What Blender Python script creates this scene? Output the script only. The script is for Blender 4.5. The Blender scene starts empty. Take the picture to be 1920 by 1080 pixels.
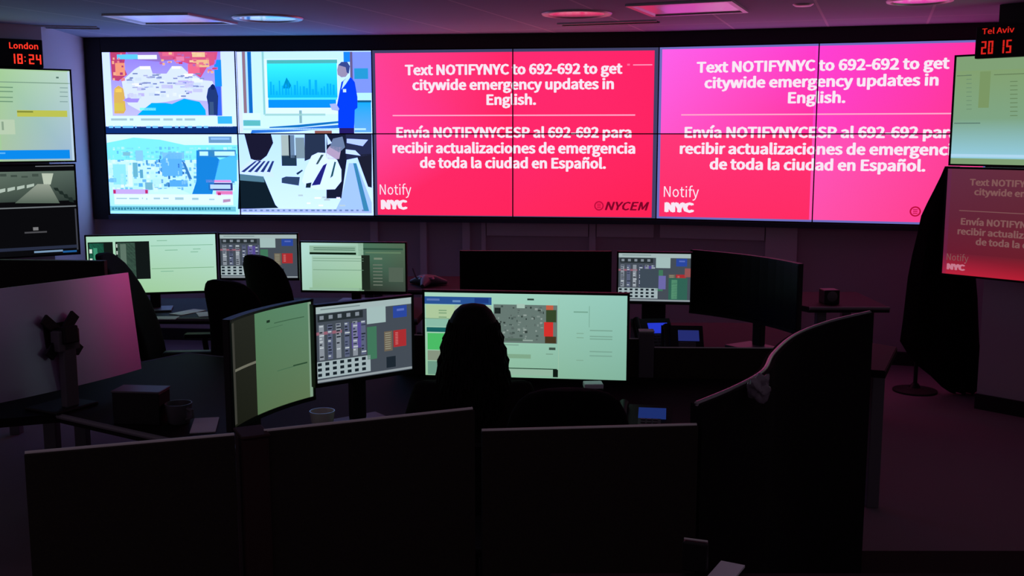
import bpy, bmesh, math, random
from mathutils import Vector, Matrix
SC = bpy.context.scene
COL = SC.collection
PI = math.pi

# ------------------------------------------------------------------ camera, world, exposure
F = 2000.0                                   # focal length in pixels of the 1920 wide frame
PITCH = math.atan(290 / F)
CZ, SZ = math.cos(PITCH), math.sin(PITCH)
EYE = 1.8
cd = bpy.data.cameras.new('camera'); cam = bpy.data.objects.new('camera', cd); COL.objects.link(cam)
cd.sensor_width = 36; cd.lens = 36 * F / 1920; cd.clip_start = 0.05; cd.clip_end = 60
cam.location = (0, 0, EYE); cam.rotation_euler = (PI / 2 - PITCH, 0, 0)
SC.camera = cam
SC.view_settings.view_transform = 'Standard'; SC.view_settings.look = 'None'
SC.view_settings.exposure = 0.0; SC.view_settings.gamma = 1.0
SC.view_settings.use_curve_mapping = False
w = bpy.data.worlds.new('world'); SC.world = w; w.use_nodes = True
w.node_tree.nodes['Background'].inputs[0].default_value = (.50, .36, .48, 1)
w.node_tree.nodes['Background'].inputs[1].default_value = 0.15
WALL_GAIN = 1.0      # brightness of the big video wall
MON_GAIN = 0.95       # brightness of the desk monitors

# ------------------------------------------------------------------ measuring helpers
def ele(py):
    v = (540 - py) / F
    return (v * CZ - SZ) / (CZ + v * SZ)
def gx(px, py):
    v = (540 - py) / F
    return (px - 960) / F / (CZ + v * SZ)
def on_z(px, py, z):
    Y = (z - EYE) / ele(py)
    return Vector((gx(px, py) * Y, Y, z))
def on_y(px, py, Y):
    return Vector((gx(px, py) * Y, Y, EYE + Y * ele(py)))

def lin(c):
    c = c / 255.0
    return c / 12.92 if c <= .04045 else ((c + .055) / 1.055) ** 2.4
def rgb(c, k=1.0):
    return (lin(c[0]) * k, lin(c[1]) * k, lin(c[2]) * k, 1)

# ------------------------------------------------------------------ materials
def mat(name, c, rough=.6, metal=0.0, spec=.5, bump=None, vary=None):
    m = bpy.data.materials.new(name); m.use_nodes = True
    nt = m.node_tree; b = nt.nodes['Principled BSDF']
    b.inputs['Base Color'].default_value = rgb(c)
    b.inputs['Roughness'].default_value = rough
    b.inputs['Metallic'].default_value = metal
    b.inputs['Specular IOR Level'].default_value = spec
    if bump or vary:
        tc = nt.nodes.new('ShaderNodeTexCoord'); no = nt.nodes.new('ShaderNodeTexNoise')
        sc = (bump or vary)[0]
        no.inputs['Scale'].default_value = sc; no.inputs['Detail'].default_value = 4
        nt.links.new(tc.outputs['Object'], no.inputs['Vector'])
        if bump:
            bp = nt.nodes.new('ShaderNodeBump'); bp.inputs['Strength'].default_value = bump[1]
            bp.inputs['Distance'].default_value = .004
            nt.links.new(no.outputs['Fac'], bp.inputs['Height']); nt.links.new(bp.outputs[0], b.inputs['Normal'])
        if vary:
            rp = nt.nodes.new('ShaderNodeValToRGB')
            k = vary[1]
            rp.color_ramp.elements[0].color = rgb([x * (1 - k) for x in c]); rp.color_ramp.elements[1].color = rgb([min(255, x * (1 + k)) for x in c])
            nt.links.new(no.outputs['Fac'], rp.inputs['Fac']); nt.links.new(rp.outputs[0], b.inputs['Base Color'])
    return m
def emis(name, c, k=1.0):
    m = bpy.data.materials.new(name); m.use_nodes = True
    nt = m.node_tree; nt.nodes.clear()
    o = nt.nodes.new('ShaderNodeOutputMaterial'); e = nt.nodes.new('ShaderNodeEmission')
    e.inputs[0].default_value = rgb(c); e.inputs[1].default_value = k
    nt.links.new(e.outputs[0], o.inputs[0]); return m
def screen_mat(name, k):
    m = bpy.data.materials.new(name); m.use_nodes = True
    nt = m.node_tree; nt.nodes.clear()
    o = nt.nodes.new('ShaderNodeOutputMaterial'); e = nt.nodes.new('ShaderNodeEmission')
    a = nt.nodes.new('ShaderNodeAttribute'); a.attribute_name = 'Col'
    nt.links.new(a.outputs['Color'], e.inputs[0]); e.inputs[1].default_value = k
    nt.links.new(e.outputs[0], o.inputs[0]); return m

M = {}
M['black_plastic'] = mat('black_plastic', (24, 23, 26), .5, 0, .3, bump=(600, .1))
M['bezel'] = mat('bezel', (14, 14, 18), .45, 0, .25)
M['off_screen'] = mat('off_screen', (8, 7, 8), .35, 0, .2)
M['black_fabric'] = mat('black_fabric', (24, 22, 24), .95, spec=.1, bump=(300, .4))
M['partition'] = mat('partition', (48, 44, 40), .95, spec=.1, bump=(250, .35), vary=(90, .15))
M['partition_post'] = mat('partition_post', (44, 14, 14), .8)
M['aluminium'] = mat('aluminium', (215, 212, 212), .55, .2)
M['satin_metal'] = mat('satin_metal', (185, 183, 190), .38, .9)
M['silver_back'] = mat('silver_back', (228, 212, 255), .4, .95)
M['desk'] = mat('desk', (20, 17, 18), .7, 0, .15, vary=(6, .2))
M['desk_edge'] = mat('desk_edge', (120, 118, 125), .5)
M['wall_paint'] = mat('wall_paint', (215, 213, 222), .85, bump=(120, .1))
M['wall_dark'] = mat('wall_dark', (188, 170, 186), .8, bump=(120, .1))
M['wall_panel'] = mat('wall_panel', (222, 206, 222), .7)
M['surround'] = mat('surround', (16, 15, 19), .6)
M['rail'] = mat('rail', (70, 72, 90), .35, .6)
M['carpet'] = mat('carpet', (128, 112, 122), 1.0, spec=.05, bump=(400, .6), vary=(220, .25))
M['floor_dark'] = mat('floor_dark', (52, 46, 46), 1.0, spec=.05, bump=(400, .6), vary=(220, .25))
M['dark_cloth'] = mat('dark_cloth', (20, 14, 18), .95, spec=.1, bump=(200, .3))
M['white_ceramic'] = mat('white_ceramic', (225, 225, 220), .25)
M['paper'] = mat('paper', (225, 225, 235), .8)
M['skin'] = mat('skin', (110, 74, 58), .55)
M['hair'] = mat('hair', (14, 11, 11), .75, spec=.15, bump=(160, .8))
M['knit'] = mat('knit', (26, 20, 22), .95, spec=.1, bump=(300, .5))
M['trouser'] = mat('trouser', (22, 24, 32), .9, spec=.1)
M['lens'] = mat('lens', (232, 232, 236), .3, .75)
M['ring_lens'] = mat('ring_lens', (235, 235, 240), .14, .9)
M['fixture'] = mat('fixture', (225, 225, 230), .35, .3)
M['slot'] = mat('slot', (14, 12, 18), .8)
M['grey_plastic'] = mat('grey_plastic', (90, 88, 95), .5)
M['bag'] = mat('bag', (120, 112, 125), .28)
M['led_red'] = emis('led_red', (255, 52, 36), 1.4)
M['led_dim'] = emis('led_dim', (225, 38, 30), .9)
M['lcd_blue'] = emis('lcd_blue', (40, 60, 215), .9)
M['lcd_dim'] = emis('lcd_dim', (52, 62, 150), .5)
M['lcd_glow'] = emis('lcd_glow', (34, 54, 124), .7)
M['wall_screen'] = screen_mat('wall_screen', WALL_GAIN)
M['side_screen'] = screen_mat('side_screen', 1.0)
M['desk_screen'] = screen_mat('desk_screen', MON_GAIN)

def ceiling_mat():
    m = bpy.data.materials.new('ceiling_tile'); m.use_nodes = True
    nt = m.node_tree; b = nt.nodes['Principled BSDF']; b.inputs['Roughness'].default_value = .9
    b.inputs['Specular IOR Level'].default_value = .2
    tc = nt.nodes.new('ShaderNodeTexCoord'); mp = nt.nodes.new('ShaderNodeMapping')
    mp.inputs['Rotation'].default_value = (0, 0, math.radians(-71)); mp.inputs['Location'].default_value = (.3, .27, 0)
    mp.vector_type = 'TEXTURE' if False else 'POINT'
    br = nt.nodes.new('ShaderNodeTexBrick')
    br.offset = 0; br.inputs['Scale'].default_value = 1
    br.inputs['Color1'].default_value = rgb((172, 184, 206)); br.inputs['Color2'].default_value = rgb((168, 180, 202))
    br.inputs['Mortar'].default_value = rgb((210, 216, 228)); br.inputs['Mortar Size'].default_value = .009
    br.inputs['Brick Width'].default_value = 4.2; br.inputs['Row Height'].default_value = .7
    nt.links.new(tc.outputs['Object'], mp.inputs['Vector']); nt.links.new(mp.outputs[0], br.inputs['Vector'])
    nt.links.new(br.outputs['Color'], b.inputs['Base Color'])
    return m
M['ceiling'] = ceiling_mat()

# ------------------------------------------------------------------ mesh helpers
I4 = Matrix.Identity(4)
def T(x, y, z): return Matrix.Translation((x, y, z))
def Rz(a): return Matrix.Rotation(a, 4, 'Z')
def Rx(a): return Matrix.Rotation(a, 4, 'X')
def Ry(a): return Matrix.Rotation(a, 4, 'Y')
def new(): return bmesh.new()
def box(bm, x0, x1, y0, y1, z0, z1, m=I4, bev=0, seg=2):
    vs = bmesh.ops.create_cube(bm, size=1)['verts']
    for v in vs:
        v.co = m @ Vector(((x0 + x1) / 2 + v.co.x * (x1 - x0), (y0 + y1) / 2 + v.co.y * (y1 - y0), (z0 + z1) / 2 + v.co.z * (z1 - z0)))
    if bev:
        es = list({e for v in vs for e in v.link_edges})
        bmesh.ops.bevel(bm, geom=es, offset=bev, segments=seg, affect='EDGES', profile=.5)
    return bm
def rings(bm, rs, close=True, cap=True):
    vr = [[bm.verts.new(p) for p in r] for r in rs]
    n = len(vr[0])
    for a, b in zip(vr, vr[1:]):
        for i in range(n if close else n - 1):
            j = (i + 1) % n
            bm.faces.new((a[i], a[j], b[j], b[i]))
    if cap and close:
        bm.faces.new(list(reversed(vr[0]))); bm.faces.new(vr[-1])
    return bm
def tube(bm, pts, r, seg=12):
    pts = [Vector(p) for p in pts]
    n = len(pts); rr = r if isinstance(r, (list, tuple)) else [r] * n
    rs = []; side = None
    for i, p in enumerate(pts):
        t = (pts[min(i + 1, n - 1)] - pts[max(i - 1, 0)]).normalized()
        if side is None:
            side = t.cross(Vector((0, 0, 1)))
            if side.length < .05: side = t.cross(Vector((0, 1, 0)))
        side = (side - t * side.dot(t)).normalized()
        up = side.cross(t).normalized()
        rs.append([p + side * (rr[i] * math.cos(2 * PI * k / seg)) + up * (rr[i] * math.sin(2 * PI * k / seg)) for k in range(seg)])
    return rings(bm, rs)
def lathe(bm, prof, seg=24, m=I4, cap=True):
    rs = [[m @ Vector((r * math.cos(2 * PI * k / seg), r * math.sin(2 * PI * k / seg), z)) for k in range(seg)] for r, z in prof]
    return rings(bm, rs, cap=cap)
def prism(bm, poly, z0, z1, m=I4):
    a = sum(poly[i][0] * poly[(i + 1) % len(poly)][1] - poly[(i + 1) % len(poly)][0] * poly[i][1] for i in range(len(poly)))
    if a < 0: poly = poly[::-1]
    return rings(bm, [[m @ Vector((x, y, z0)) for x, y in poly], [m @ Vector((x, y, z1)) for x, y in poly]])
def strip_wall(bm, line, th, z0, z1):
    """a wall of thickness th following a plan polyline"""
    L = [Vector((x, y)) for x, y in line]; n = len(L); off = []
    for i in range(n):
        t = (L[min(i + 1, n - 1)] - L[max(i - 1, 0)]).normalized()
        off.append(Vector((-t.y, t.x)) * th)
    a = [(p.x, p.y) for p in L]; b = [(L[i].x + off[i].x, L[i].y + off[i].y) for i in range(n)]
    rs = [[Vector((a[i][0], a[i][1], z0)), Vector((b[i][0], b[i][1], z0)), Vector((b[i][0], b[i][1], z1)), Vector((a[i][0], a[i][1], z1))] for i in range(n)]
    return rings(bm, rs)

def part(name, bm, m, parent=None, smooth=False, label=None):
    bmesh.ops.recalc_face_normals(bm, faces=bm.faces[:])
    me = bpy.data.meshes.new(name); bm.to_mesh(me); bm.free()
    me.materials.append(M[m] if isinstance(m, str) else m)
    if smooth:
        for p in me.polygons: p.use_smooth = True
        me.set_sharp_from_angle(angle=math.radians(38))
    o = bpy.data.objects.new(name, me); COL.objects.link(o)
    if parent: o.parent = parent
    if label: o['label'] = label
    return o
def tag(o, label, cat, group=None):
    o['label'] = label; o['category'] = cat
    if group: o['group'] = group
    return o
def thing(name, label, cat, loc=(0, 0, 0), rz=0, group=None):
    o = bpy.data.objects.new(name, None); COL.objects.link(o)
    o.location = loc; o.rotation_euler = (0, 0, rz); o.empty_display_size = .1
    return tag(o, label, cat, group)
def struct(name, bm, m, smooth=False):
    o = part(name, bm, m, None, smooth); o['kind'] = 'structure'; return o
def dup(root, loc, rz, label, group=None):
    r = root.copy(); COL.objects.link(r); r.location = loc; r.rotation_euler = (0, 0, rz); r['label'] = label
    if group: r['group'] = group
    for ch in list(root.children):
        c = ch.copy(); COL.objects.link(c); c.parent = r
        for g in ch.children:
            d = g.copy(); COL.objects.link(d); d.parent = c
    return r

# ------------------------------------------------------------------ screen pictures, drawn as coloured polygons
_TXT = {}
try: FONT = bpy.data.fonts.load(bpy.utils.resource_path('LOCAL') + '/datafiles/fonts/Noto Sans CJK Regular.woff2')   # comes with Blender
except Exception: FONT = None
def _tris(s, shear):
    cu = bpy.data.curves.new('t', 'FONT'); cu.body = s; cu.resolution_u = 2; cu.shear = shear
    if FONT: cu.font = FONT
    o = bpy.data.objects.new('t', cu); COL.objects.link(o)
    dg = bpy.context.evaluated_depsgraph_get(); me = o.evaluated_get(dg).to_mesh(); me.calc_loop_triangles()
    tr = [[(me.vertices[i].co.x, me.vertices[i].co.y) for i in t.vertices] for t in me.loop_triangles]
    o.evaluated_get(dg).to_mesh_clear(); COL.objects.unlink(o); bpy.data.objects.remove(o); bpy.data.curves.remove(cu)
    return tr
CAPH = max(p[1] for t in _tris('H', 0) for p in t)
def text_tris(s, bold, shear=0):
    """triangles of a line of text with capitals one unit high; bold thickens the strokes by that much each way"""
    k = (s, bold, shear)
    if k in _TXT: return _TXT[k]
    tr = [[(x / CAPH, y / CAPH) for x, y in t] for t in _tris(s, shear)]
    if bold:
        n = 6; tr = [[(x + r * math.cos(PI * (2 * q + 1) / n), y + r * .6 * math.sin(PI * (2 * q + 1) / n)) for x, y in t] for r in ([bold, bold * .55] if bold > .1 else [bold]) for q in range(n) for t in tr]
    xs = [p[0] for t in tr for p in t]
    _TXT[k] = (tr, min(xs), max(xs)); return _TXT[k]
CAP = 1.0
class Canvas:
    def __init__(s): s.p = []; s.l = 0; s.k = 1.0
    def up(s): s.l += 1
    def poly(s, pts, c, cols=None):
        cs = [rgb(x) for x in cols] if cols else [rgb(c)] * len(pts)
        s.p.append((s.l, list(pts), cs))
    def rect(s, x0, y0, x1, y1, c, cb=None, corners=None):
        q = [(x0, y0), (x1, y0), (x1, y1), (x0, y1)]
        s.poly(q, c, corners or ([c, c, cb, cb] if cb else None))
    def text(s, t, x0, x1, yb, cap, c, bold=.0, shear=0):
        tr, a, b = text_tris(t, bold, shear); k = (x1 - x0) / (b - a); cc = [rgb(c)] * 3
        for tri in tr:
            s.p.append((s.l, [(x0 + (x - a) * k, yb - y * cap / CAP) for x, y in tri], cc))
def _clip1(pts, cs, ax, lim, keep_less):
    out = []; oc = []
    n = len(pts)
    for i in range(n):
        p, q = pts[i], pts[(i + 1) % n]; cp, cq = cs[i], cs[(i + 1) % n]
        ip = p[ax] <= lim if keep_less else p[ax] >= lim
        iq = q[ax] <= lim if keep_less else q[ax] >= lim
        if ip: out.append(p); oc.append(cp)
        if ip != iq:
            t = (lim - p[ax]) / (q[ax] - p[ax])
            out.append((p[0] + (q[0] - p[0]) * t, p[1] + (q[1] - p[1]) * t))
            oc.append(tuple(cp[k] + (cq[k] - cp[k]) * t for k in range(4)))
    return out, oc
def convex_parts(pts, cs):
    n = len(pts)
    if n <= 3: return [(pts, cs)]
    sg = [((pts[(i + 1) % n][0] - pts[i][0]) * (pts[(i + 2) % n][1] - pts[(i + 1) % n][1]) - (pts[(i + 1) % n][1] - pts[i][1]) * (pts[(i + 2) % n][0] - pts[(i + 1) % n][0])) for i in range(n)]
    if all(x >= -1e-9 for x in sg) or all(x <= 1e-9 for x in sg): return [(pts, cs)]
    from mathutils.geometry import tessellate_polygon
    return [([pts[i] for i in t], [cs[i] for i in t]) for t in tessellate_polygon([[Vector((x, y, 0)) for x, y in pts]])]
def screen(cv, fn, m, parent, u0=0, u1=1, v0=0, v1=1, strips=1, tint=None, name='screen'):
    V = []; Fc = []; C = []
    polys = [(l, a, b) for l, p, c in cv.p for a, b in convex_parts(p, c)]
    for k in range(strips):
        a = u0 + (u1 - u0) * k / strips; b = u0 + (u1 - u0) * (k + 1) / strips
        for l, p, c in polys:
            xs = [q[0] for q in p]
            if max(xs) <= a or min(xs) >= b: continue
            for ax, lim, kl in ((0, a, False), (0, b, True), (1, v0, False), (1, v1, True)):
                if p: p, c = _clip1(p, c, ax, lim, kl)
            if len(p) < 3: continue
            i0 = len(V); V += [fn(x, y, l * .0004) for x, y in p]; Fc.append(list(range(i0, i0 + len(p)))); C += c
    me = bpy.data.meshes.new(name); me.from_pydata([tuple(v) for v in V], [], Fc)
    at = me.color_attributes.new('Col', 'FLOAT_COLOR', 'CORNER')
    for i, c in enumerate(C): at.data[i].color = tint(c) if tint else c
    me.materials.append(M[m]); o = bpy.data.objects.new(name, me); COL.objects.link(o); o.parent = parent
    return o

class Plane:
    """a flat upright picture: plan line A (left) to B (right), top height, height"""
    def __init__(s, A, B, zt, H):
        s.A, s.B, s.zt, s.H = Vector(A), Vector(B), zt, H
        s.W = (s.B - s.A).length; d = s.B - s.A; s.rz = math.atan2(d.y, d.x)
        mid = (s.A + s.B) / 2; s.base = Vector((mid.x, mid.y, zt - H))
    def uv(s, px, py):
        g = gx(px, py); d = s.B - s.A
        u = (g * s.A.y - s.A.x) / (d.x - g * d.y); Y = s.A.y + u * d.y
        return (u, (s.zt - (EYE + Y * ele(py))) / s.H)
    def fn(s, y0=0.0):
        return lambda u, v, l: Vector(((u - .5) * s.W, y0 - l, (1 - v) * s.H))
class PxCanvas(Canvas):
    """canvas whose coordinates are measured on the photograph and laid into the picture plane"""
    def __init__(s, pl): super().__init__(); s.pl = pl
    def q(s, x, y): return s.pl.uv(x, y)
    def R(s, x0, y0, x1, y1, c, cb=None, corners=None):
        a = s.q(x0, (y0 + y1) / 2); b = s.q(x1, (y0 + y1) / 2); t = s.q((x0 + x1) / 2, y0); d = s.q((x0 + x1) / 2, y1)
        s.rect(a[0], t[1], b[0], d[1], c, cb, corners)
    def P(s, pts, c, cols=None): s.poly([s.q(*p) for p in pts], c, cols)
    def Tx(s, t, x0, x1, yb, cap, c, bold=.0, shear=0):
        a = s.q(x0, yb); b = s.q(x1, yb); m = s.q((x0 + x1) / 2, yb); h = s.q((x0 + x1) / 2, yb - cap)
        s.text(t, a[0], b[0], m[1], m[1] - h[1], c, bold, shear)

# ------------------------------------------------------------------ the setting
ST = [(-3.472, 9.205), (-1.160, 8.994), (1.173, 8.686), (3.520, 7.970)]    # the bends of the video wall
VT, VB = 2.482, 1.110
CEIL = 2.6
b = new(); box(b, -6, 6, -3, 11, -.1, 0); struct('floor', b, 'carpet')
b = new(); box(b, -6, 6, 3.5, 11, CEIL, CEIL + .12); struct('ceiling', b, 'ceiling')
wl = Vector((.826, .564)); wr = Vector((.68, -.733))
WLE = Vector((-3.53, 8.19)); WRE = Vector((3.075, 6.885))
b = new(); strip_wall(b, [(-3.66, 9.32), (ST[0][0], 9.205 + .1), (ST[1][0], 8.994 + .1), (ST[2][0] + .01, 8.686 + .1), (ST[3][0] + .03, 7.994 + .1), (3.9, 7.86)], .12, 0, CEIL)
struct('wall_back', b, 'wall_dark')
b = new(); strip_wall(b, [(WLE - wl * 3.2)[:], WLE[:], (-3.63, 9.27)], .08, 0, CEIL); struct('wall_left', b, 'wall_paint')
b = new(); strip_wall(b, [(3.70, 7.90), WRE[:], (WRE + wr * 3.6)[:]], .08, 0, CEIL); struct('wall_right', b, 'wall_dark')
tn = 0
def trim(bm, m):
    global tn
    tn += 1; return struct('trim_%d' % tn, bm, m)
b = new(); strip_wall(b, [(x, y - .012) for x, y in ST], .1, VT + .004, CEIL - .002); trim(b, 'surround')
b = new(); strip_wall(b, [(x, y - .03) for x, y in ST], .12, VB - .045, VB - .006); trim(b, 'rail')
b = new(); strip_wall(b, [(-3.615, 9.218), (-3.478, 9.2)], .1, VB - .045, CEIL - .002); trim(b, 'surround')
b = new(); strip_wall(b, [(3.528, 7.96), (3.68, 7.90)], .1, VB - .045, CEIL - .002); trim(b, 'surround')
def wallpt(px):
    for (ax, ay), (bx, by) in zip(ST, ST[1:]):
        g = gx(px, 430); dx, dy = bx - ax, by - ay
        u = (g * ay - ax) / (dx - g * dy)
        if -.001 <= u <= 1.001: return Vector((ax + u * dx, ay + u * dy)), Vector((dx, dy)).normalized()
for x0, x1 in ((692, 706), (786, 798), (866, 880), (902, 910), (1106, 1118), (1440, 1500)):     # stiles of the panelled wall below
    p, t = wallpt(x0); q, t2 = wallpt(x1)
    b = new(); strip_wall(b, [(p.x, p.y + .07), (q.x, q.y + .07)], .04, .02, VB - .05); trim(b, 'wall_panel')
for x0, x1 in ((912, 1104), (1120, 1228), (1240, 1438)):                                        # top rails of the panels
    p, t = wallpt(x0); q, t2 = wallpt(x1)
    b = new(); strip_wall(b, [(p.x, p.y + .075), (q.x, q.y + .075)], .03, VB - .16, VB - .05); trim(b, 'wall_panel')
b = new(); strip_wall(b, [(x, y + .07) for x, y in ST], .05, 0, .1); o = struct('baseboard_back', b, 'surround')
b = new(); strip_wall(b, [(WRE.x - .02, WRE.y - .02), (WRE + wr * 3.6 - Vector((.015, .015)))[:]], .02, 0, .1); struct('baseboard_right', b, 'surround')

b = new(); strip_wall(b, [(WRE - Vector((.016, .012)))[:], (WRE + wr * 3.6 - Vector((.016, .012)))[:]], .02, 2.05, CEIL - .002); trim(b, 'surround')
b = new(); box(b, 1.3, 4.6, 1.0, 4.42, 0, .006); trim(b, 'floor_dark')  # thin slab in a darker tone than the rest of the floor

# ceiling fittings
def ring_light(px0, px1, py, label):
    a = on_z(px0, py, CEIL); c = on_z(px1, py, CEIL); p = (a + c) / 2; r = (c - a).length / 2
    t = thing('round_ceiling_fitting', label, 'ceiling light', (p.x, p.y, CEIL), 0, 'round ceiling fittings')
    b = new(); lathe(b, [(r * .8, -.002), (r * .86, -.014), (r * .97, -.012), (r * 1.0, -.004), (r * 1.0, 0)], 40, cap=False); part('trim_ring', b, 'fixture', t, True)
    b = new(); lathe(b, [(.001, -.009), (r * .45, -.009), (r * .78, -.007)], 40, cap=False); part('lens', b, 'ring_lens', t, True)
    return t
ring_light(436, 568, 33, 'round ceiling fitting glowing blue above the weather broadcast panel')
ring_light(1015, 1148, 25, 'round ceiling fitting with pink rim above the middle red slide')
ring_light(1664, 1786, 0, 'round ceiling fitting at the top edge of the picture, above right red slide')
def troffer(q, inner, label):
    P = [on_z(x, y, CEIL) for x, y in q]; c = sum(P, Vector()) / 4
    t = thing('recessed_ceiling_light', label, 'ceiling light', (c.x, c.y, CEIL), 0, 'recessed square ceiling lights')
    def ring(k, z): return [Vector(((p.x - c.x) * k, (p.y - c.y) * k, z)) for p in P]
    b = new(); rings(b, [ring(1.0, 0), ring(1.0, -.014), ring(.9, -.014), ring(.86, -.002)], cap=False); part('frame', b, 'fixture', t)
    b = new(); rings(b, [ring(.87, -.003), ring(.55, -.009)], cap=False); vs = [b.verts.new(p) for p in ring(.55, -.009)]; b.faces.new(vs); part('lens_panel', b, 'lens', t)
    return t
troffer([(190, 26), (352, 24), (446, 42), (268, 43)], .8, 'square recessed ceiling light with pale blue glow at upper left')
troffer([(1172, 8), (1372, -2), (1404, 20), (1222, 28)], .8, 'square recessed ceiling light glowing pink between the two red slides')
def slot(px0, py0, px1, py1, label):
    a = on_z(px0, py0, CEIL); c = on_z(px1, py1, CEIL); d = (c - a); L = d.length
    t = thing('slot_diffuser', label, 'ceiling vent', (a + d / 2)[:], math.atan2(d.y, d.x), 'long slot vents in the ceiling')
    b = new(); box(b, -L / 2, L / 2, -.06, .06, -.006, 0); part('slot_opening', b, 'slot', t)
    b = new(); box(b, -L / 2 - .01, L / 2 + .01, -.075, -.06, -.012, 0); box(b, -L / 2 - .01, L / 2 + .01, .06, .075, -.012, 0); part('slot_frame', b, 'fixture', t)
slot(30, 48, 182, 51, 'dark slot vent in ceiling above the red London clock')
slot(1052, 45, 1232, 39, 'dark slot vent in ceiling beside the pink rimmed round fitting')
p = on_z(1506, 8, CEIL)
t = thing('sprinkler_cover', 'tiny round cover plate on ceiling above the right red slide', 'sprinkler', p[:], 0)
b = new(); lathe(b, [(.0, -.012), (.05, -.012), (.062, -.004), (.065, 0)], 24); part('cover_plate', b, 'fixture', t, True)

# ------------------------------------------------------------------ pictures on the video wall
SEG = [Plane(ST[i], ST[i + 1], VT, VT - VB) for i in range(3)]
rnd = random.Random(4)
L = PxCanvas(SEG[0])
# upper left: weather map
L.R(190, 96, 445, 250, (218, 240, 255), (225, 255, 255)); L.up()
L.R(208, 96, 415, 217, (150, 130, 235), (200, 200, 255))
L.R(200, 218, 436, 238, (225, 255, 255)); L.R(190, 237, 445, 250, (14, 48, 120)); L.up()
L.P([(206, 97), (236, 97), (232, 125), (238, 140), (222, 152), (210, 150)], (196, 70, 120))
L.P([(296, 97), (408, 97), (404, 120), (388, 126), (376, 146), (364, 138), (360, 122), (330, 112), (302, 112)], (222, 86, 140))
L.P([(236, 97), (296, 97), (330, 112), (300, 116), (250, 112)], (150, 120, 210))
L.P([(228, 152), (252, 130), (262, 124), (282, 126), (286, 138), (312, 138), (322, 124), (340, 124), (350, 134), (364, 140), (378, 150), (398, 152), (404, 166), (398, 190), (368, 188), (345, 184), (312, 191), (285, 194), (262, 208), (240, 196), (232, 176)], (224, 240, 255))
L.R(402, 112, 415, 162, (26, 150, 255)); L.R(404, 162, 415, 217, (60, 110, 240)); L.up()
L.P([(257, 216), (268, 206), (284, 193), (310, 193), (322, 195), (345, 185), (374, 191), (385, 206), (386, 216)], (0, 182, 255))
L.P([(214, 166), (222, 160), (231, 166), (233, 176), (236, 206), (232, 213), (214, 213), (213, 180)], (226, 186, 96))
L.P([(230, 188), (242, 182), (262, 184), (258, 192), (240, 192)], (168, 150, 250))
L.R(219, 102, 258, 111, (96, 214, 240)); L.R(258, 103, 294, 111, (245, 252, 255))
for x0, y0, x1, y1, c in ((216, 118, 234, 142, (250, 160, 130)), (368, 112, 392, 126, (246, 196, 150)), (360, 98, 384, 107, (246, 206, 160)), (352, 120, 374, 138, (246, 110, 150)), (304, 98, 326, 105, (240, 110, 150)), (330, 106, 345, 114, (240, 130, 180)), (388, 100, 402, 118, (226, 90, 140)), (262, 124, 282, 130, (255, 255, 255)), (322, 124, 338, 129, (255, 255, 255)), (344, 138, 362, 144, (255, 255, 255)), (214, 193, 232, 208, (222, 206, 80)), (216, 166, 228, 173, (255, 214, 100)), (262, 202, 292, 207, (140, 255, 250))):
    L.R(x0, y0, x1, y1, c)
L.P([(390, 166), (396, 160), (402, 161), (405, 166), (409, 180), (408, 216), (391, 216), (390, 196), (387, 182)], (34, 60, 128))
L.up()
L.P([(393, 191), (400, 191), (401, 216), (393, 216)], (60, 90, 140)); L.P([(395, 160), (399, 157), (403, 161), (402, 168), (396, 168)], (20, 40, 110))
for i in range(34):
    x = rnd.uniform(236, 374); y = rnd.uniform(136, 180)
    L.R(x, y, x + rnd.uniform(5, 13), y + 2.4, rnd.choice([(150, 165, 215), (176, 186, 225), (120, 140, 190), (255, 255, 255)]))
for x0, x1 in ((208, 238), (243, 250), (264, 300), (306, 324), (330, 342), (346, 366)): L.R(x0, 222, x1, 226, (170, 205, 215))
for i in range(46):
    x = rnd.uniform(236, 366); y = rnd.uniform(144, 178); L.R(x, y, x + rnd.uniform(6, 20), y + rnd.uniform(3, 8), rnd.choice([(206, 210, 250), (240, 252, 255), (196, 190, 246), (226, 240, 255), (214, 232, 255)]))
for i in range(30):
    x = rnd.uniform(298, 400); y = rnd.uniform(97, 118 + max(0, (x - 350) * .4)); L.R(x, y, x + rnd.uniform(3, 9), y + rnd.uniform(2, 5), rnd.choice([(236, 120, 150), (246, 190, 150), (210, 70, 120), (190, 110, 190), (250, 214, 170)]))
for i in range(12):
    x = rnd.uniform(209, 230); y = rnd.uniform(98, 148); L.R(x, y, x + rnd.uniform(3, 6), y + rnd.uniform(2, 6), rnd.choice([(236, 140, 150), (176, 60, 130), (250, 180, 150)]))
L.up()
for i in range(20):
    x = rnd.uniform(240, 376); y = rnd.uniform(140, 182); L.R(x, y, x + rnd.uniform(5, 10), y + 2.6, rnd.choice([(140, 155, 205), (120, 140, 190)]))
L.R(408, 218, 435, 232, (58, 190, 236)); 
for x0, x1 in ((204, 212), (215, 226), (230, 250), (253, 256), (274, 282), (286, 296), (306, 322), (328, 334), (338, 346), (352, 360), (368, 378), (382, 390)): L.R(x0, 236, x1, 240, (120, 205, 235))
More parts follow.
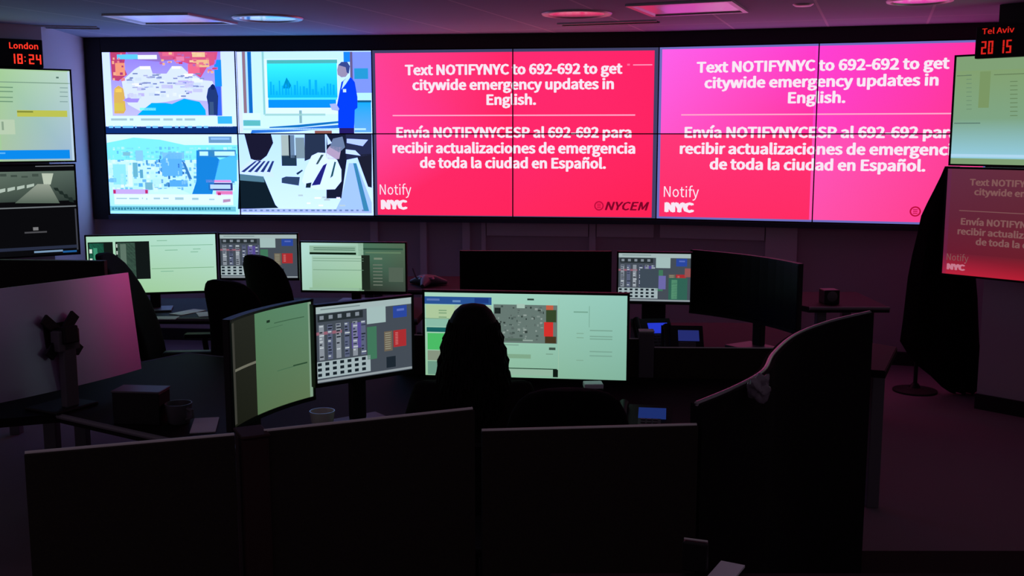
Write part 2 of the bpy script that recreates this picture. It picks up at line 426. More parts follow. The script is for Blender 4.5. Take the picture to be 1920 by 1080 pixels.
# upper right of the section: studio broadcast
L.l = 0; L.R(446, 96, 699, 250, (205, 250, 255), (216, 255, 255)); L.up()
for x0, x1, y1, c in ((446, 453, 248, (225, 240, 255)), (455, 461, 212, (150, 120, 140)), (461, 465, 212, (180, 235, 255)), (465, 472, 212, (16, 112, 206)), (492, 496, 215, (150, 220, 225))): L.R(x0, 97, x1, y1, c)
L.R(496, 110, 634, 214, (230, 255, 255)); L.R(644, 97, 656, 116, (26, 140, 236)); L.R(656, 97, 661, 150, (108, 98, 150))
L.R(661, 97, 696, 174, (130, 156, 242)); L.R(670, 174, 696, 187, (190, 250, 255)); L.R(670, 188, 696, 192, (20, 96, 140)); L.R(664, 192, 696, 248, (20, 176, 255), (100, 176, 255))
L.R(454, 212, 488, 226, (225, 255, 255)); L.R(456, 225, 488, 236, (96, 196, 206)); L.up()
L.R(501, 119, 632, 183, (56, 250, 255), (10, 192, 255)); L.R(500, 112, 632, 119, (80, 190, 196)); L.R(503, 187, 630, 202, (10, 150, 255)); L.R(503, 183, 632, 187, (80, 236, 255))
L.R(561, 207, 566, 231, (140, 190, 200)); L.R(496, 213, 610, 217, (170, 225, 225))
L.P([(505, 238), (560, 234), (634, 227), (634, 231), (560, 239), (505, 240)], (20, 120, 200))
L.P([(470, 250), (472, 244), (560, 240), (634, 234), (634, 240), (560, 246)], (40, 120, 230)); L.R(590, 245, 622, 250, (150, 96, 90)); L.R(456, 240.5, 686, 244, (190, 240, 255))
L.R(664, 128, 690, 148, (40, 160, 224)); L.up()
for i in range(22):
    x = 506 + i * 5.6; h = rnd.uniform(6, 30); L.R(x, 178 - h, x + rnd.uniform(2, 4.6), 178, (10, 186, 238), (10, 180, 250))
L.P([(529, 166), (537, 145), (546, 160), (543, 166)], (0, 150, 205))
L.P([(632, 196), (640, 154), (650, 146), (658, 145), (665, 154), (670, 182), (670, 202), (665, 206), (664, 240), (634, 240), (634, 208), (632, 206)], (6, 66, 232))
L.P([(634, 122), (640, 117), (650, 117), (655, 124), (654, 136), (648, 144), (640, 145), (633, 140), (632, 131)], (158, 150, 190))
L.R(636, 240, 664, 250, (40, 30, 110)); L.up()
L.P([(634, 122), (640, 116), (651, 116), (656, 124), (654, 138), (650, 136), (648, 126)], (56, 76, 150))
L.P([(640, 168), (644, 152), (656, 140), (656, 146), (648, 158)], (200, 245, 255)); L.R(643, 167, 649, 173, (210, 240, 255)); L.P([(618, 195), (630, 194), (636, 204), (634, 208), (622, 206)], (176, 190, 240))
# lower left: city view
L.l = 0; L.R(195, 252, 446, 402, (225, 255, 255), (170, 250, 255)); L.up()
L.P([(200, 268), (250, 258), (300, 262), (346, 272), (446, 272), (446, 300), (200, 300)], (130, 248, 255))
for r in range(11):
    for k in range(30):
        if rnd.random() < .8:
            x = 202 + k * 8 + rnd.uniform(0, 2); y = 275 + r * 7.6 + rnd.uniform(0, 2)
            d = max(0, 1 - abs(x - 320) / 130)
            c = rnd.choice([(225, 255, 255), (190, 250, 255), (150, 232, 250), (120, 205, 240)] if rnd.random() > d * .7 else [(96, 186, 240), (70, 160, 224), (110, 190, 250)])
            L.R(x, y, x + rnd.uniform(3, 7.6), y + rnd.uniform(2, 7), c)
L.up()
L.P([(302, 300), (316, 287), (340, 287), (342, 330), (304, 330)], (96, 186, 250)); L.P([(368, 282), (392, 282), (412, 300), (402, 338), (398, 364), (360, 364), (368, 340)], (24, 136, 230)); L.P([(410, 300), (444, 288), (444, 340), (402, 338)], (80, 200, 252))
L.P([(268, 364), (284, 356), (330, 352), (360, 365)], (205, 255, 255)); L.P([(340, 300), (347, 306), (360, 336), (354, 336)], (60, 130, 200))
for x0, y0, x1, y1, c in ((212, 308, 236, 346, (150, 240, 252)), (240, 310, 248, 350, (230, 255, 255)), (249, 305, 258, 332, (110, 190, 220)), (262, 318, 268, 334, (96, 176, 215)), (226, 326, 232, 352, (235, 255, 255)), (206, 334, 218, 342, (120, 200, 235)), (272, 342, 286, 356, (120, 190, 220)), (304, 286, 345, 298, (130, 206, 252)), (318, 338, 352, 350, (90, 180, 236)), (286, 335, 312, 345, (190, 248, 255)), (254, 282, 268, 302, (140, 214, 240)), (230, 285, 244, 292, (130, 200, 225)), (288, 352, 296, 360, (220, 255, 255))):
    L.R(x0, y0, x1, y1, c)
for i in range(24):
    x = rnd.uniform(272, 350); y = rnd.uniform(290, 345); L.R(x, y, x + rnd.uniform(1.5, 4), y + rnd.uniform(4, 9), rnd.choice([(50, 120, 190), (80, 160, 220), (180, 240, 255)]))
L.R(391, 256, 434, 268, (110, 160, 205)); L.R(371, 281, 442, 295, (60, 140, 200)); L.R(212, 355, 278, 364, (206, 180, 236)); L.R(386, 337, 433, 342, (236, 150, 226)); L.R(391, 343, 436, 357, (50, 60, 130)); L.R(405, 358, 436, 366, (236, 130, 200)); L.R(214, 364, 437, 384, (232, 255, 255)); L.R(206, 387, 442, 396, (110, 200, 226)); L.up()
L.R(395, 258, 430, 262, (150, 200, 235)); L.R(374, 284, 390, 292, (200, 255, 255)); L.R(402, 284, 440, 292, (200, 255, 255)); L.R(394, 346, 432, 354, (190, 225, 250)); L.R(212, 356, 217, 363, (196, 50, 110)); L.R(272, 356, 277, 363, (196, 50, 110)); L.R(408, 361, 414, 366, (196, 50, 120))
for x0, x1 in ((218, 238), (242, 260), (266, 268), (274, 276), (288, 300), (306, 316), (328, 344), (360, 372), (392, 402)): L.R(x0, 371 + rnd.uniform(-1, 2), x1, 374 + rnd.uniform(-1, 2), (170, 214, 226))
for i in range(40): L.R(210 + i * 5.6, 389, 213 + i * 5.6 + rnd.random(), 392 + rnd.random() * 2, (50, 130, 160))
L.P([(418, 374), (432, 373), (432, 378), (418, 380)], (190, 150, 190))
# lower right of the section: office camera
L.l = 0; L.R(446, 252, 699, 408, (196, 240, 250), (220, 255, 255)); L.up()
L.P([(458, 252), (508, 252), (512, 268), (500, 292), (486, 303), (470, 298)], (26, 26, 52))
L.P([(448, 318), (470, 300), (500, 300), (514, 332), (448, 326)], (214, 244, 255)); L.P([(448, 330), (494, 332), (516, 384), (522, 390), (446, 392)], (16, 32, 46))
L.R(527, 253, 541, 292, (176, 196, 200)); L.R(541, 253, 544, 296, (20, 30, 50)); L.R(544, 253, 552, 296, (110, 140, 175)); L.R(554, 258, 571, 297, (130, 156, 175)); L.P([(571, 252), (609, 252), (610, 288), (596, 292), (571, 302)], (40, 54, 84))
L.R(528, 291, 556, 311, (34, 58, 84)); L.P([(528, 334), (536, 331), (562, 332), (560, 348), (528, 343)], (48, 72, 112))
L.P([(612, 252), (648, 252), (650, 300), (640, 372), (612, 372)], (24, 30, 56)); L.P([(648, 252), (697, 252), (697, 290), (648, 300)], (40, 46, 84)); L.P([(668, 290), (697, 288), (697, 352), (690, 350)], (30, 32, 52))
L.P([(654, 306), (668, 306), (697, 380), (697, 396), (628, 396), (640, 372)], (168, 206, 250)); L.R(449, 392, 697, 399, (176, 196, 236)); L.R(447, 399.5, 699, 404, (215, 244, 255)); L.up()
L.P([(566, 340), (572, 318), (584, 292), (596, 286), (612, 287), (632, 300), (640, 318), (640, 340), (628, 355), (596, 356), (574, 350)], (228, 255, 255))
L.P([(448, 326), (494, 331), (496, 342), (448, 338)], (84, 130, 156)); L.P([(612, 282), (618, 274), (640, 276), (636, 298), (616, 300), (611, 294)], (186, 166, 206)); L.P([(618, 276), (624, 260), (642, 256), (647, 276), (636, 286)], (112, 132, 172))
L.P([(662, 306), (668, 306), (692, 396), (682, 396)], (60, 140, 190)); L.P([(650, 260), (690, 262), (680, 274), (650, 268)], (190, 215, 250)); L.P([(648, 280), (666, 282), (676, 292), (648, 288)], (210, 240, 250)); L.P([(612, 252), (622, 268), (614, 272)], (210, 240, 255))
for i in range(5): L.P([(452 + i * 12, 322), (478 + i * 8, 302), (482 + i * 8, 302), (458 + i * 12, 323)], (40, 60, 130))
L.up()
L.P([(606, 310), (613, 306), (600, 346), (584, 348), (592, 334)], (36, 36, 130)); L.P([(602, 290), (607, 290), (596, 308), (592, 308)], (60, 90, 90)); L.P([(627, 303), (630, 304), (624, 330), (619, 334)], (40, 90, 100)); L.P([(574, 344), (584, 342), (582, 352), (573, 352)], (24, 44, 60))
L.P([(555, 325), (566, 318), (568, 320), (558, 328)], (30, 60, 90))
for i in range(22): L.R(456 + i * 10.6, 393, 460 + i * 10.6 + rnd.random() * 3, 396, (110, 140, 190))
for i in range(9): x = rnd.uniform(530, 640); y = rnd.uniform(362, 388); L.R(x, y, x + rnd.uniform(4, 14), y + 3, rnd.choice([(190, 215, 225), (200, 230, 210), (255, 255, 255)]))

def slide(cv, P):
    """the notification slide; positions measured on the middle section"""
    q = P.uv
    W1 = (250, 232, 246)
    def tx(t, x0, x1, yb, cap, c=W1, bold=.075, shear=0):
        a = q(x0, yb); b2 = q(x1, yb); m = q((x0 + x1) / 2, yb); h = q((x0 + x1) / 2, yb - cap)
        cv.text(t, a[0], b2[0], m[1], m[1] - h[1], c, bold, shear)
    def rc(x0, y0, x1, y1, c):
        a = q(x0, (y0 + y1) / 2); b2 = q(x1, (y0 + y1) / 2); t = q((x0 + x1) / 2, y0); d = q((x0 + x1) / 2, y1); cv.rect(a[0], t[1], b2[0], d[1], c)
    cv.up()
    tx('Text NOTIFYNYC to 692-692 to get', 759, 1167, 139, 18.5)
    tx('citywide emergency updates in', 773, 1151, 167.5, 18.5)
    tx('English.', 912, 1005, 196, 18.5)
    rc(736, 215, 1191, 217.4, (255, 170, 205))
    tx('Env\u00eda NOTIFYNYCESP al 692-692 para', 743, 1184, 257.5, 18.5)
    tx('recibir actualizaciones de emergencia', 736, 1191, 287, 18.5)
    tx('de toda la ciudad en Espa\u00f1ol.', 787, 1136, 315, 18.5)
    tx('Notify', 712, 771, 365, 19, W1, .0)
    tx('NYC', 714, 764, 391.5, 15.5, W1, .15)
    rc(1187, 120.5, 1223, 122.6, (255, 150, 190)); rc(1176, 119.5, 1181, 123, (255, 110, 160))
    tx('NYCEM', 1134, 1217, 394, 15, (126, 6, 40), .05, .25)
    cx, cy = q(1123, 386); rx = q(1132, 386)[0] - cx; ry = q(1123, 395)[1] - cy
    n = 20
    for i in range(n):
        a0, a1 = 2 * PI * i / n, 2 * PI * (i + 1) / n
        cv.poly([(cx + rx * math.cos(a0), cy + ry * math.sin(a0)), (cx + rx * math.cos(a1), cy + ry * math.sin(a1)), (cx + .72 * rx * math.cos(a1), cy + .72 * ry * math.sin(a1)), (cx + .72 * rx * math.cos(a0), cy + .72 * ry * math.sin(a0))], (190, 14, 62))
    for k in (-.35, 0, .35): cv.rect(cx - .4 * rx, cy + k * ry - .08 * ry, cx + .4 * rx, cy + k * ry + .08 * ry, (190, 14, 62))
MIDP = SEG[1]
Cc = Canvas(); Cc.rect(0, 0, 1, 1, (66, 66, 104)); Cc.up()
Cc.rect(.012, .02, .49, .5, 0, corners=[(255, 66, 150), (255, 40, 104), (255, 36, 96), (255, 62, 160)])
Cc.rect(.49, .02, .985, .5, 0, corners=[(255, 44, 116), (255, 36, 104), (255, 36, 98), (255, 40, 108)])
Cc.rect(.012, .5, .49, .992, 0, corners=[(255, 70, 158), (255, 38, 104), (255, 36, 92), (255, 42, 100)])
Cc.rect(.49, .5, .985, .992, 0, corners=[(255, 40, 112), (255, 38, 100), (255, 34, 84), (255, 40, 96)])
slide(Cc, MIDP)
Rc = Canvas(); Rc.rect(0, 0, 1, 1, (110, 110, 190)); Rc.up()
Rc.rect(.01, .015, .49, .5, 0, corners=[(255, 96, 236), (255, 60, 205), (255, 50, 150), (255, 88, 206)])
Rc.rect(.49, .015, .992, .5, 0, corners=[(255, 64, 214), (255, 52, 160), (255, 54, 136), (255, 66, 196)])
Rc.rect(.01, .5, .49, .985, 0, corners=[(255, 56, 122), (255, 50, 118), (255, 44, 100), (255, 46, 104)])
Rc.rect(.49, .5, .992, .985, 0, corners=[(255, 84, 190), (255, 60, 150), (255, 56, 128), (255, 82, 172)])
slide(Rc, MIDP)
Rc.p = [(l, [(x + .004, y) for x, y in p] if l >= 2 else p, c) for l, p, c in Rc.p]

def hot(c):      # the broadcast pictures are overexposed: their full blue is brighter than white on the photograph
    return (c[0], c[1], c[2] * (2.0 if c[2] > .8 else 1.0), 1)
def panel(seg, cv, u0, u1, v0, v1, label):
    P = SEG[seg]; W, H = P.W, P.H; g = .0035; D = .07
    x0, x1 = (u0 - .5) * W + .001, (u1 - .5) * W - .001; z0, z1 = (1 - v1) * H + .001, (1 - v0) * H - .001
    cx, cz = (x0 + x1) / 2, z0
    loc = Matrix.Translation(P.base) @ Rz(P.rz) @ Vector((cx, 0, cz))
    t = thing('video_wall_panel', label, 'screen', loc[:], P.rz, 'panels of the big video wall')
    hw, h = (x1 - x0) / 2, z1 - z0
    b = new(); box(b, -hw, hw, .004, D, 0, h); part('housing', b, 'bezel', t)
    b = new()
    for a in ((-hw, -hw + g, 0, h), (hw - g, hw, 0, h), (-hw + g, hw - g, 0, g), (-hw + g, hw - g, h - g, h)): box(b, a[0], a[1], -.002, .004, a[2], a[3])
    part('bezel', b, 'bezel', t)
    eu, ev = g / W, g / H
    f0 = P.fn(.0035)
    screen(cv, lambda u, v, l: f0(u, v, l) - Vector((cx, 0, cz)), 'wall_screen', t, u0 + eu, u1 - eu, v0 + ev, v1 - ev, tint=hot if seg == 0 else None)
names = [['weather map broadcast panel at the top left corner of the video wall', 'studio broadcast panel with a person in blue beside a cyan screen', 'aerial city view panel at the bottom left corner of the video wall', 'office camera panel showing a seated person in a white shirt'],
         ['upper left quarter of the middle red slide, reading Text NOTIFYNYC', 'upper right quarter of the middle red slide, reading to 692-692 to get', 'lower left quarter of the middle red slide, with the white Notify NYC mark', 'lower right quarter of the middle red slide, with the dark NYCEM mark'],
         ['upper left quarter of the right magenta slide, reading Text NOTIFYNYC', 'upper right quarter of the right magenta slide, beside the red right-hand clock', 'lower left quarter of the right red slide, with the white Notify NYC mark', 'lower right quarter of the right pink slide, behind the dark hanging cloth']]
for i, cv in enumerate((L, Cc, Rc)):
    um = L.pl.uv(445, 250)[0] if i == 0 else .49 if False else .5
    for k, (u0, u1, v0, v1) in enumerate(((0, .5, 0, .5), (.5, 1, 0, .5), (0, .5, .5, 1), (.5, 1, .5, 1))):
        panel(i, cv, u0, u1, v0, v1, names[i][k])

# ------------------------------------------------------------------ side displays and clocks
def display(P, cv, label, mount, m='side_screen', tint=None, gbez=.012):
    t = thing('wall_display', label, 'screen', P.base[:], P.rz, 'large displays on the side walls')
    W, H = P.W, P.H
    b = new(); box(b, -W / 2 - gbez, W / 2 + gbez, .002, .05, -gbez, H + gbez, bev=.004); part('housing', b, 'bezel', t)
    b = new()
    for a in ((-W / 2 - gbez, -W / 2, -gbez, H + gbez), (W / 2, W / 2 + gbez, -gbez, H + gbez), (-W / 2, W / 2, -gbez, 0), (-W / 2, W / 2, H, H + gbez)): box(b, a[0], a[1], -.006, .004, a[2], a[3])
    part('bezel', b, 'bezel', t)
    screen(cv, P.fn(0), m, t, tint=tint)
    b = new(); box(b, -.25, .25, .05, mount, H * .3, H * .7); part('wall_bracket', b, 'black_plastic', t)
    return t
def side_plane(px, pyt, pyb, H, d, right_end, W=1.22):
    Y = H / (ele(pyt) - ele(pyb)); zt = EYE + Y * ele(pyt); e = Vector((gx(px, (pyt + pyb) / 2) * Y, Y))
    return Plane((e - d * W)[:], e[:], zt, H) if right_end else Plane(e[:], (e + d * W)[:], zt, H)
UL = side_plane(135, 133, 301, .6715, wl, True, 1.2); LL = side_plane(143, 310, 474, .672, wl, True, 1.2)
UR = side_plane(1788, 107, 307, .685, wr, False); LR = side_plane(1772, 316, 512, .67, wr, False)
c = PxCanvas(UL); c.rect(0, 0, 1, 1, (166, 205, 158)); c.up(); c.R(-1, 133, 136, 301, 0, corners=[(166, 208, 152), (188, 216, 206), (158, 186, 216), (170, 196, 166)]); c.up()
c.R(-150, 152.5, 131, 154, (116, 150, 130)); c.R(-150, 282, 131, 299, (12, 140, 240)); c.R(131, 134, 136, 301, (190, 215, 235)); c.R(32, 207, 126, 219, (190, 196, 84)); c.R(-60, 224, 28, 252, (186, 208, 180)); c.up()
for y in (162, 170, 181, 189): c.R(-60, y, 24, y + 2, (110, 150, 120))
for y in (164, 172, 180, 190): c.R(112, y, 127, y + 1.5, (130, 160, 160))
c.R(105, 144, 110, 147, (90, 120, 110)); c.R(32, 208, 62, 211, (130, 140, 60)); c.R(-60, 286, 10, 289, (90, 180, 250)); c.R(3, 228, 7, 244, (140, 165, 140))
display(UL, c, 'large display on left wall showing a pale green document above a blue bar', .1)
c = PxCanvas(LL); c.rect(0, 0, 1, 1, (10, 10, 13)); c.up()
c.R(-200, 309, 60, 313, (96, 108, 108)); c.R(66, 309, 138, 312, (120, 124, 130)); c.R(-200, 323, 141, 381, 0, corners=[(110, 128, 112), (84, 100, 92), (44, 56, 52), (70, 84, 76)]); c.R(-200, 391, 143, 393.5, (110, 116, 120)); c.R(142, 391, 145, 468, (60, 62, 72)); c.R(-200, 468, 146, 474, (40, 46, 66)); c.up()
c.P([(70, 345), (92, 345), (112, 381), (28, 381)], (96, 112, 100), [(150, 160, 146), (150, 160, 146), (84, 100, 88), (84, 100, 88)]); c.P([(78, 325), (100, 325), (95, 346), (82, 346)], (186, 198, 180))
for i in range(7): c.R(-60 + i * 20, 326 + (i % 3) * 2, -48 + i * 20, 331 + (i % 3), (64, 78, 70))
for i in range(6): c.P([(-40 + i * 18, 362 - i * 3), (-26 + i * 18, 359 - i * 3), (-26 + i * 18, 366 - i * 3.4), (-40 + i * 18, 370 - i * 3.4)], (176, 192, 180))
for i in range(4): c.P([(100 + i * 9, 352 + i * 6), (108 + i * 9, 352 + i * 6), (112 + i * 9, 359 + i * 7), (103 + i * 9, 357 + i * 7)], (30, 42, 38))
c.R(62, 426, 72, 432, (120, 120, 122)); c.R(46, 434, 88, 437, (74, 74, 78)); c.R(64, 469.5, 118, 473, (120, 150, 180)); c.R(118, 469.5, 144, 473, (30, 90, 150))
display(LL, c, 'dark display on left wall showing a street camera picture, below the green document', .1)
c = PxCanvas(UR); c.rect(0, 0, 1, 1, (128, 160, 118)); c.up(); c.R(1770, 100, 3400, 215, (130, 160, 112), (126, 164, 132)); c.R(1770, 215, 3400, 310, (126, 164, 132), (150, 206, 226)); c.up()
c.R(1794, 141, 1822, 142.5, (96, 122, 92)); c.R(1864, 137, 1990, 138.5, (96, 120, 84)); c.R(1789, 230, 1838, 232, (92, 124, 112)); c.R(1836, 134, 1856, 202, (122, 150, 100))
for y in range(140, 210, 8): c.R(1812, y, 1822, y + 1.2, (106, 138, 110)); c.R(1894, y + 12, 1908, y + 13.4, (100, 128, 90))
c.R(1780, 300, 3400, 307, (176, 216, 240))
display(UR, c, 'large display on right wall showing a dull green document under the clock', .1)
Dc = Canvas(); Dc.rect(0, 0, 1, 1, (255, 60, 130)); Dc.up(); slide(Dc, MIDP)
c = Canvas()
gr = [(92, 40, 50), (112, 30, 36), (150, 24, 32)]
c.rect(0, 0, 1, .45, 0, corners=[(98, 44, 66), (104, 48, 52), (96, 38, 42), (96, 36, 56)]); c.rect(0, .45, 1, .8, 0, corners=[(96, 36, 56), (96, 38, 42), (110, 32, 34), (104, 28, 48)]); c.rect(0, .8, 1, 1, 0, corners=[(110, 30, 50), (112, 32, 34), (172, 26, 36), (186, 34, 60)]); c.rect(0, 0, .02, 1, (100, 34, 84))
def dimt(col): return col
for l, p, cs in Dc.p:
    if l >= 2: c.p.append((l, p, [rgb((126, 84, 84))] * len(p)) if min(x[1] for x in p) < .88 else (l, p, [rgb((196, 120, 140))] * len(p)))
display(LR, c, 'display on right wall showing a dim red slide, below the dull green document', .1)

SEGS = {'0': 'abcdef', '1': 'bc', '2': 'abged', '4': 'fgbc', '5': 'afgcd', '8': 'abcdefg'}
def seven(bm, ch, x, z, w, h, t, y):
    S = {'a': (x, x + w, z + h - t, z + h), 'g': (x, x + w, z + h / 2 - t / 2, z + h / 2 + t / 2), 'd': (x, x + w, z, z + t), 'f': (x, x + t, z + h / 2, z + h), 'b': (x + w - t, x + w, z + h / 2, z + h), 'e': (x, x + t, z, z + h / 2), 'c': (x + w - t, x + w, z, z + h / 2)}
    for k in SEGS[ch]:
        a = S[k]; box(bm, a[0] + .001, a[1] - .001, y - .002, y + .002, a[2] + .001, a[3] - .001)
def clock(P, city, time, label, cx, cw, ch, tz, tx, tw, th, m):
    t = thing('led_clock', label, 'clock', P.base[:], P.rz)
    W, H = P.W, P.H
    b = new(); box(b, -W / 2, W / 2, 0, .06, 0, H, bev=.006); part('case', b, 'bezel', t)
    tr, a, bb = text_tris(city, .03); k = cw / (bb - a)
    b = new()
    for tri in tr:
        b.faces.new([b.verts.new((cx + (x - a) * k, -.003, tz + y * ch / CAP)) for x, y in tri])
    part('city_name', b, m, t)
    x = tx; dw = tw / 4.6
    for chh in time:
        if chh == ':':
            b = new(); box(b, x, x + .007, -.005, -.001, .025 + th * .25, .032 + th * .25); part('colon_dot', b, m, t); b = new(); box(b, x, x + .007, -.005, -.001, .025 + th * .65, .032 + th * .65); x += dw * .6; part('colon_dot', b, m, t)
        elif chh == ' ': x += dw * .6
        else:
            b = new(); seven(b, chh, x, .025, dw * .74, th, .011, -.003); x += dw; part('digit', b, m, t)
Yc = UL.B.y + .02
ce = WLE - Vector((-.564, .826)) * .08; ce = ce - wl * .012
zc = EYE + ce.y * ele(75)
P = Plane((ce - wl * .62)[:], ce[:], zc, .205)
u0 = (P.uv(18, 100)[0] - .5) * P.W; u1 = (P.uv(72, 100)[0] - .5) * P.W; u2 = (P.uv(80, 100)[0] - .5) * P.W
clock(P, 'London', '18:24', 'red LED clock reading London 18:24 above the left wall displays', u0, u1 - u0, .042, .135, u0, u2 - u0, .072, 'led_red')
cs = WRE - Vector((.733, .68)) * .085 - wr * .115
zc = EYE + cs.y * ele(50)
P = Plane(cs[:], (cs + wr * .46)[:], zc, .2)
u0 = (P.uv(1841, 75)[0] - .5) * P.W; u1 = (P.uv(1901, 75)[0] - .5) * P.W
clock(P, 'Tel Aviv', '20 15', 'red LED clock reading Tel Aviv 20 15 at the upper right corner', u0, u1 - u0, .034, .15, u0, u1 - u0, .082, 'led_dim')

# ------------------------------------------------------------------ desk monitors
def board(cv, k=1.0, shift=0):
    r = random.Random(11 + shift)
    cv.rect(0, 0, 1, 1, (70, 78, 88)); cv.up()
    cv.rect(0, 0, 1, .09, (166, 186, 186)); cv.rect(.52, .07, .72, .3, (166, 192, 190)); cv.rect(.8, .1, .95, .26, (44, 72, 160)); cv.rect(.8, .43, .94, .66, (172, 46, 50)); cv.rect(.7, .43, .79, .7, (110, 100, 84)); cv.rect(.0, .96, 1, .99, (150, 160, 165)); cv.rect(.02, .1, .48, .2, (40, 48, 52))
    for i in range(6): cv.rect(.03 + i * .085, .24, .05 + i * .085 + .03, .7, (138, 146, 156) if i % 2 == 0 else (92, 100, 126))
    cv.rect(.36, .26, .46, .6, (88, 76, 150)); cv.rect(.52, .34, .62, .78, (66, 120, 92)); cv.rect(0, .33, .26, .37, (150, 96, 112)); cv.rect(0, .72, .55, .94, (165, 182, 186)); cv.up()
    for rr in range(3):
        for q in range(7): cv.rect(.01 + q * .075, .735 + rr * .07, .01 + q * .075 + .04, .735 + rr * .07 + .04, (24, 34, 42))
    for rr in range(11):
        for q in range(6):
            if r.random() < .75: cv.rect(.035 + q * .085, .25 + rr * .04, .035 + q * .085 + r.uniform(.02, .05), .25 + rr * .04 + .018, r.choice([(30, 36, 46), (190, 200, 205), (52, 60, 84)]))
    for rr in range(8): cv.rect(.71, .45 + rr * .03, .77, .462 + rr * .03, (150, 150, 130)); cv.rect(.82, .46 + rr * .022, .85, .47 + rr * .022, (210, 120, 120))
    cv.rect(.84, .14, .92, .17, (90, 110, 190)); cv.rect(.05, .03, .45, .045, (120, 140, 140)); cv.rect(.72, .78, .82, .93, (30, 40, 50))
    for i in range(5): cv.rect(.04 + i * .09, .12, .08 + i * .09, .17, (130, 140, 150))
def monitor(TL, TR, zt, H, cv, label, name='desk_monitor', curve=0, screen_m='desk_screen', desk_z=.7305, tilt=0, off=False, back='black_plastic', stand_shift=0, vesa=False, roll=0, neck=.03, base=True, group='monitors on the desks', strips=1):
    """TL, TR: plan points of the top corners as seen from the user's side"""
    A, B = Vector(TL[:2]), Vector(TR[:2]); W = (B - A).length; d = (B - A) / W; rz = math.atan2(d.y, d.x)
    mid = (A + B) / 2
    t = thing(name, label, 'monitor', (mid.x, mid.y, desk_z), rz, group)
    zb = zt - H - desk_z; bz = .009
    tm = T(0, 0, zb + H / 2) @ Ry(roll) @ Rx(tilt) @ T(0, 0, -(zb + H / 2))
    def yy(x):      # sag of a curved screen: its ends come towards the user (-y), ends stay on the chord
        if not curve: return 0
        R = curve; h = W / 2
        return math.sqrt(R * R - x * x) - math.sqrt(R * R - h * h)
    ns = 12 if curve else 1
    def shell(y0, y1, z0, z1, xin=0):
        rs = []
        for i in range(ns + 1):
            x = (-W / 2 + xin) + (W - 2 * xin) * i / ns; y = yy(x)
            rs.append([tm @ Vector((x, y + y0, z0)), tm @ Vector((x, y + y1, z0)), tm @ Vector((x, y + y1, z1)), tm @ Vector((x, y + y0, z1))])
        return rs
    b = new(); rings(b, shell(.0, .024, zb, zb + H)); part('back_shell', b, back, t, True)
    b = new(); rings(b, shell(.02, .028 if vesa else .05, zb + H * (.4 if vesa else .18), zb + H * (.62 if vesa else .82), W * (.43 if vesa else .22))); part('rear_housing', b, 'black_plastic' if vesa else back, t)
    b = new(); rings(b, shell(-.006, .001, zb, zb + bz * 1.6)); rings(b, shell(-.006, .001, zb + H - bz, zb + H))
    for s in (-1, 1):
        x0 = s * (W / 2 - bz / 2)
        vs = box(b, x0 - bz / 2, x0 + bz / 2, yy(x0) - .006, yy(x0) + .001, zb, zb + H, tm)
    part('bezel', b, 'bezel', t)
    iw = W - 2 * bz; ih = H - 2.6 * bz
    def fn(u, v, l):
        x = -iw / 2 + iw * u
        return tm @ Vector((x, yy(x) - .0015 - l, zb + bz * 1.6 + ih * (1 - v)))
    if off:
        b = new()
        for i in range(ns):
            b.faces.new([b.verts.new(fn(i / ns, 1, 0)), b.verts.new(fn((i + 1) / ns, 1, 0)), b.verts.new(fn((i + 1) / ns, 0, 0)), b.verts.new(fn(i / ns, 0, 0))])
        part('screen', b, 'off_screen', t)
    else:
        screen(cv, fn, screen_m, t, strips=max(strips, 12 if curve else 1))
    y0 = yy(0)
    b = new(); box(b, -neck, neck, y0 + .05, y0 + .085, .01, zb + H * .6, bev=.006); box(b, -.05, .05, y0 + .035, y0 + .085, zb + H * .4, zb + H * .6, bev=.006); part('stand_neck', b, 'black_plastic' if not vesa else 'grey_plastic', t)
    b = new(); box(b, -.10, .10, y0 - .07, y0 + .11, 0, .012, bev=.004); part('stand_base', b, 'black_plastic' if vesa else 'grey_plastic', t)
    if vesa:
        b = new()
        for a in (PI / 4, 3 * PI / 4): box(b, -.105, .105, -.02, .02, -.006, .006, tm @ T(0, y0 + .045, zb + H * .5) @ Rx(PI / 2) @ Rz(a))
        box(b, -.035, .035, y0 + .05, y0 + .1, zb + H * .42, zb + H * .58, tm, bev=.006)
        part('mount_plate', b, 'black_plastic', t)
    return t
def tops(x0, y0, x1, y1, z): return on_z(x0, y0, z), on_z(x1, y1, z)

# main ultrawide in front of the seated person
c = Canvas(); c.rect(0, 0, 1, 1, 0, corners=[(170, 218, 196), (150, 204, 190), (132, 182, 160), (150, 196, 160)]); c.up()
c.rect(.0, .05, .335, .14, (42, 84, 150)); c.rect(.005, .15, .15, .31, (176, 204, 160)); c.rect(.15, .15, .335, .31, (170, 190, 170)); c.rect(.005, .32, .335, .41, (140, 190, 170)); c.rect(.008, .42, .335, .475, (24, 96, 96)); c.rect(.012, .49, .335, .69, (76, 190, 104)); c.rect(.012, .7, .335, .82, (136, 150, 130)); c.rect(.012, .83, .335, .99, (110, 156, 136))
c.rect(.345, .13, .66, .585, (104, 122, 116)); c.rect(.345, .38, .385, .58, (90, 200, 110)); c.rect(.0, .31, .335, .318, (120, 160, 130)); c.rect(.395, .885, .66, .895, (24, 50, 36)); c.rect(.64, .895, .665, .985, (16, 28, 22)); c.rect(.42, .9, .638, .97, (150, 186, 164)); c.rect(.666, .05, .6685, .99, (160, 196, 170)); c.up()
r2 = random.Random(5)
for i in range(70):
    x = r2.uniform(.35, .59); y = r2.uniform(.14, .54); c.rect(x, y, x + r2.uniform(.004, .016), y + r2.uniform(.008, .03), r2.choice([(70, 86, 82), (130, 146, 140), (90, 104, 100), (146, 160, 154), (50, 62, 58)]))
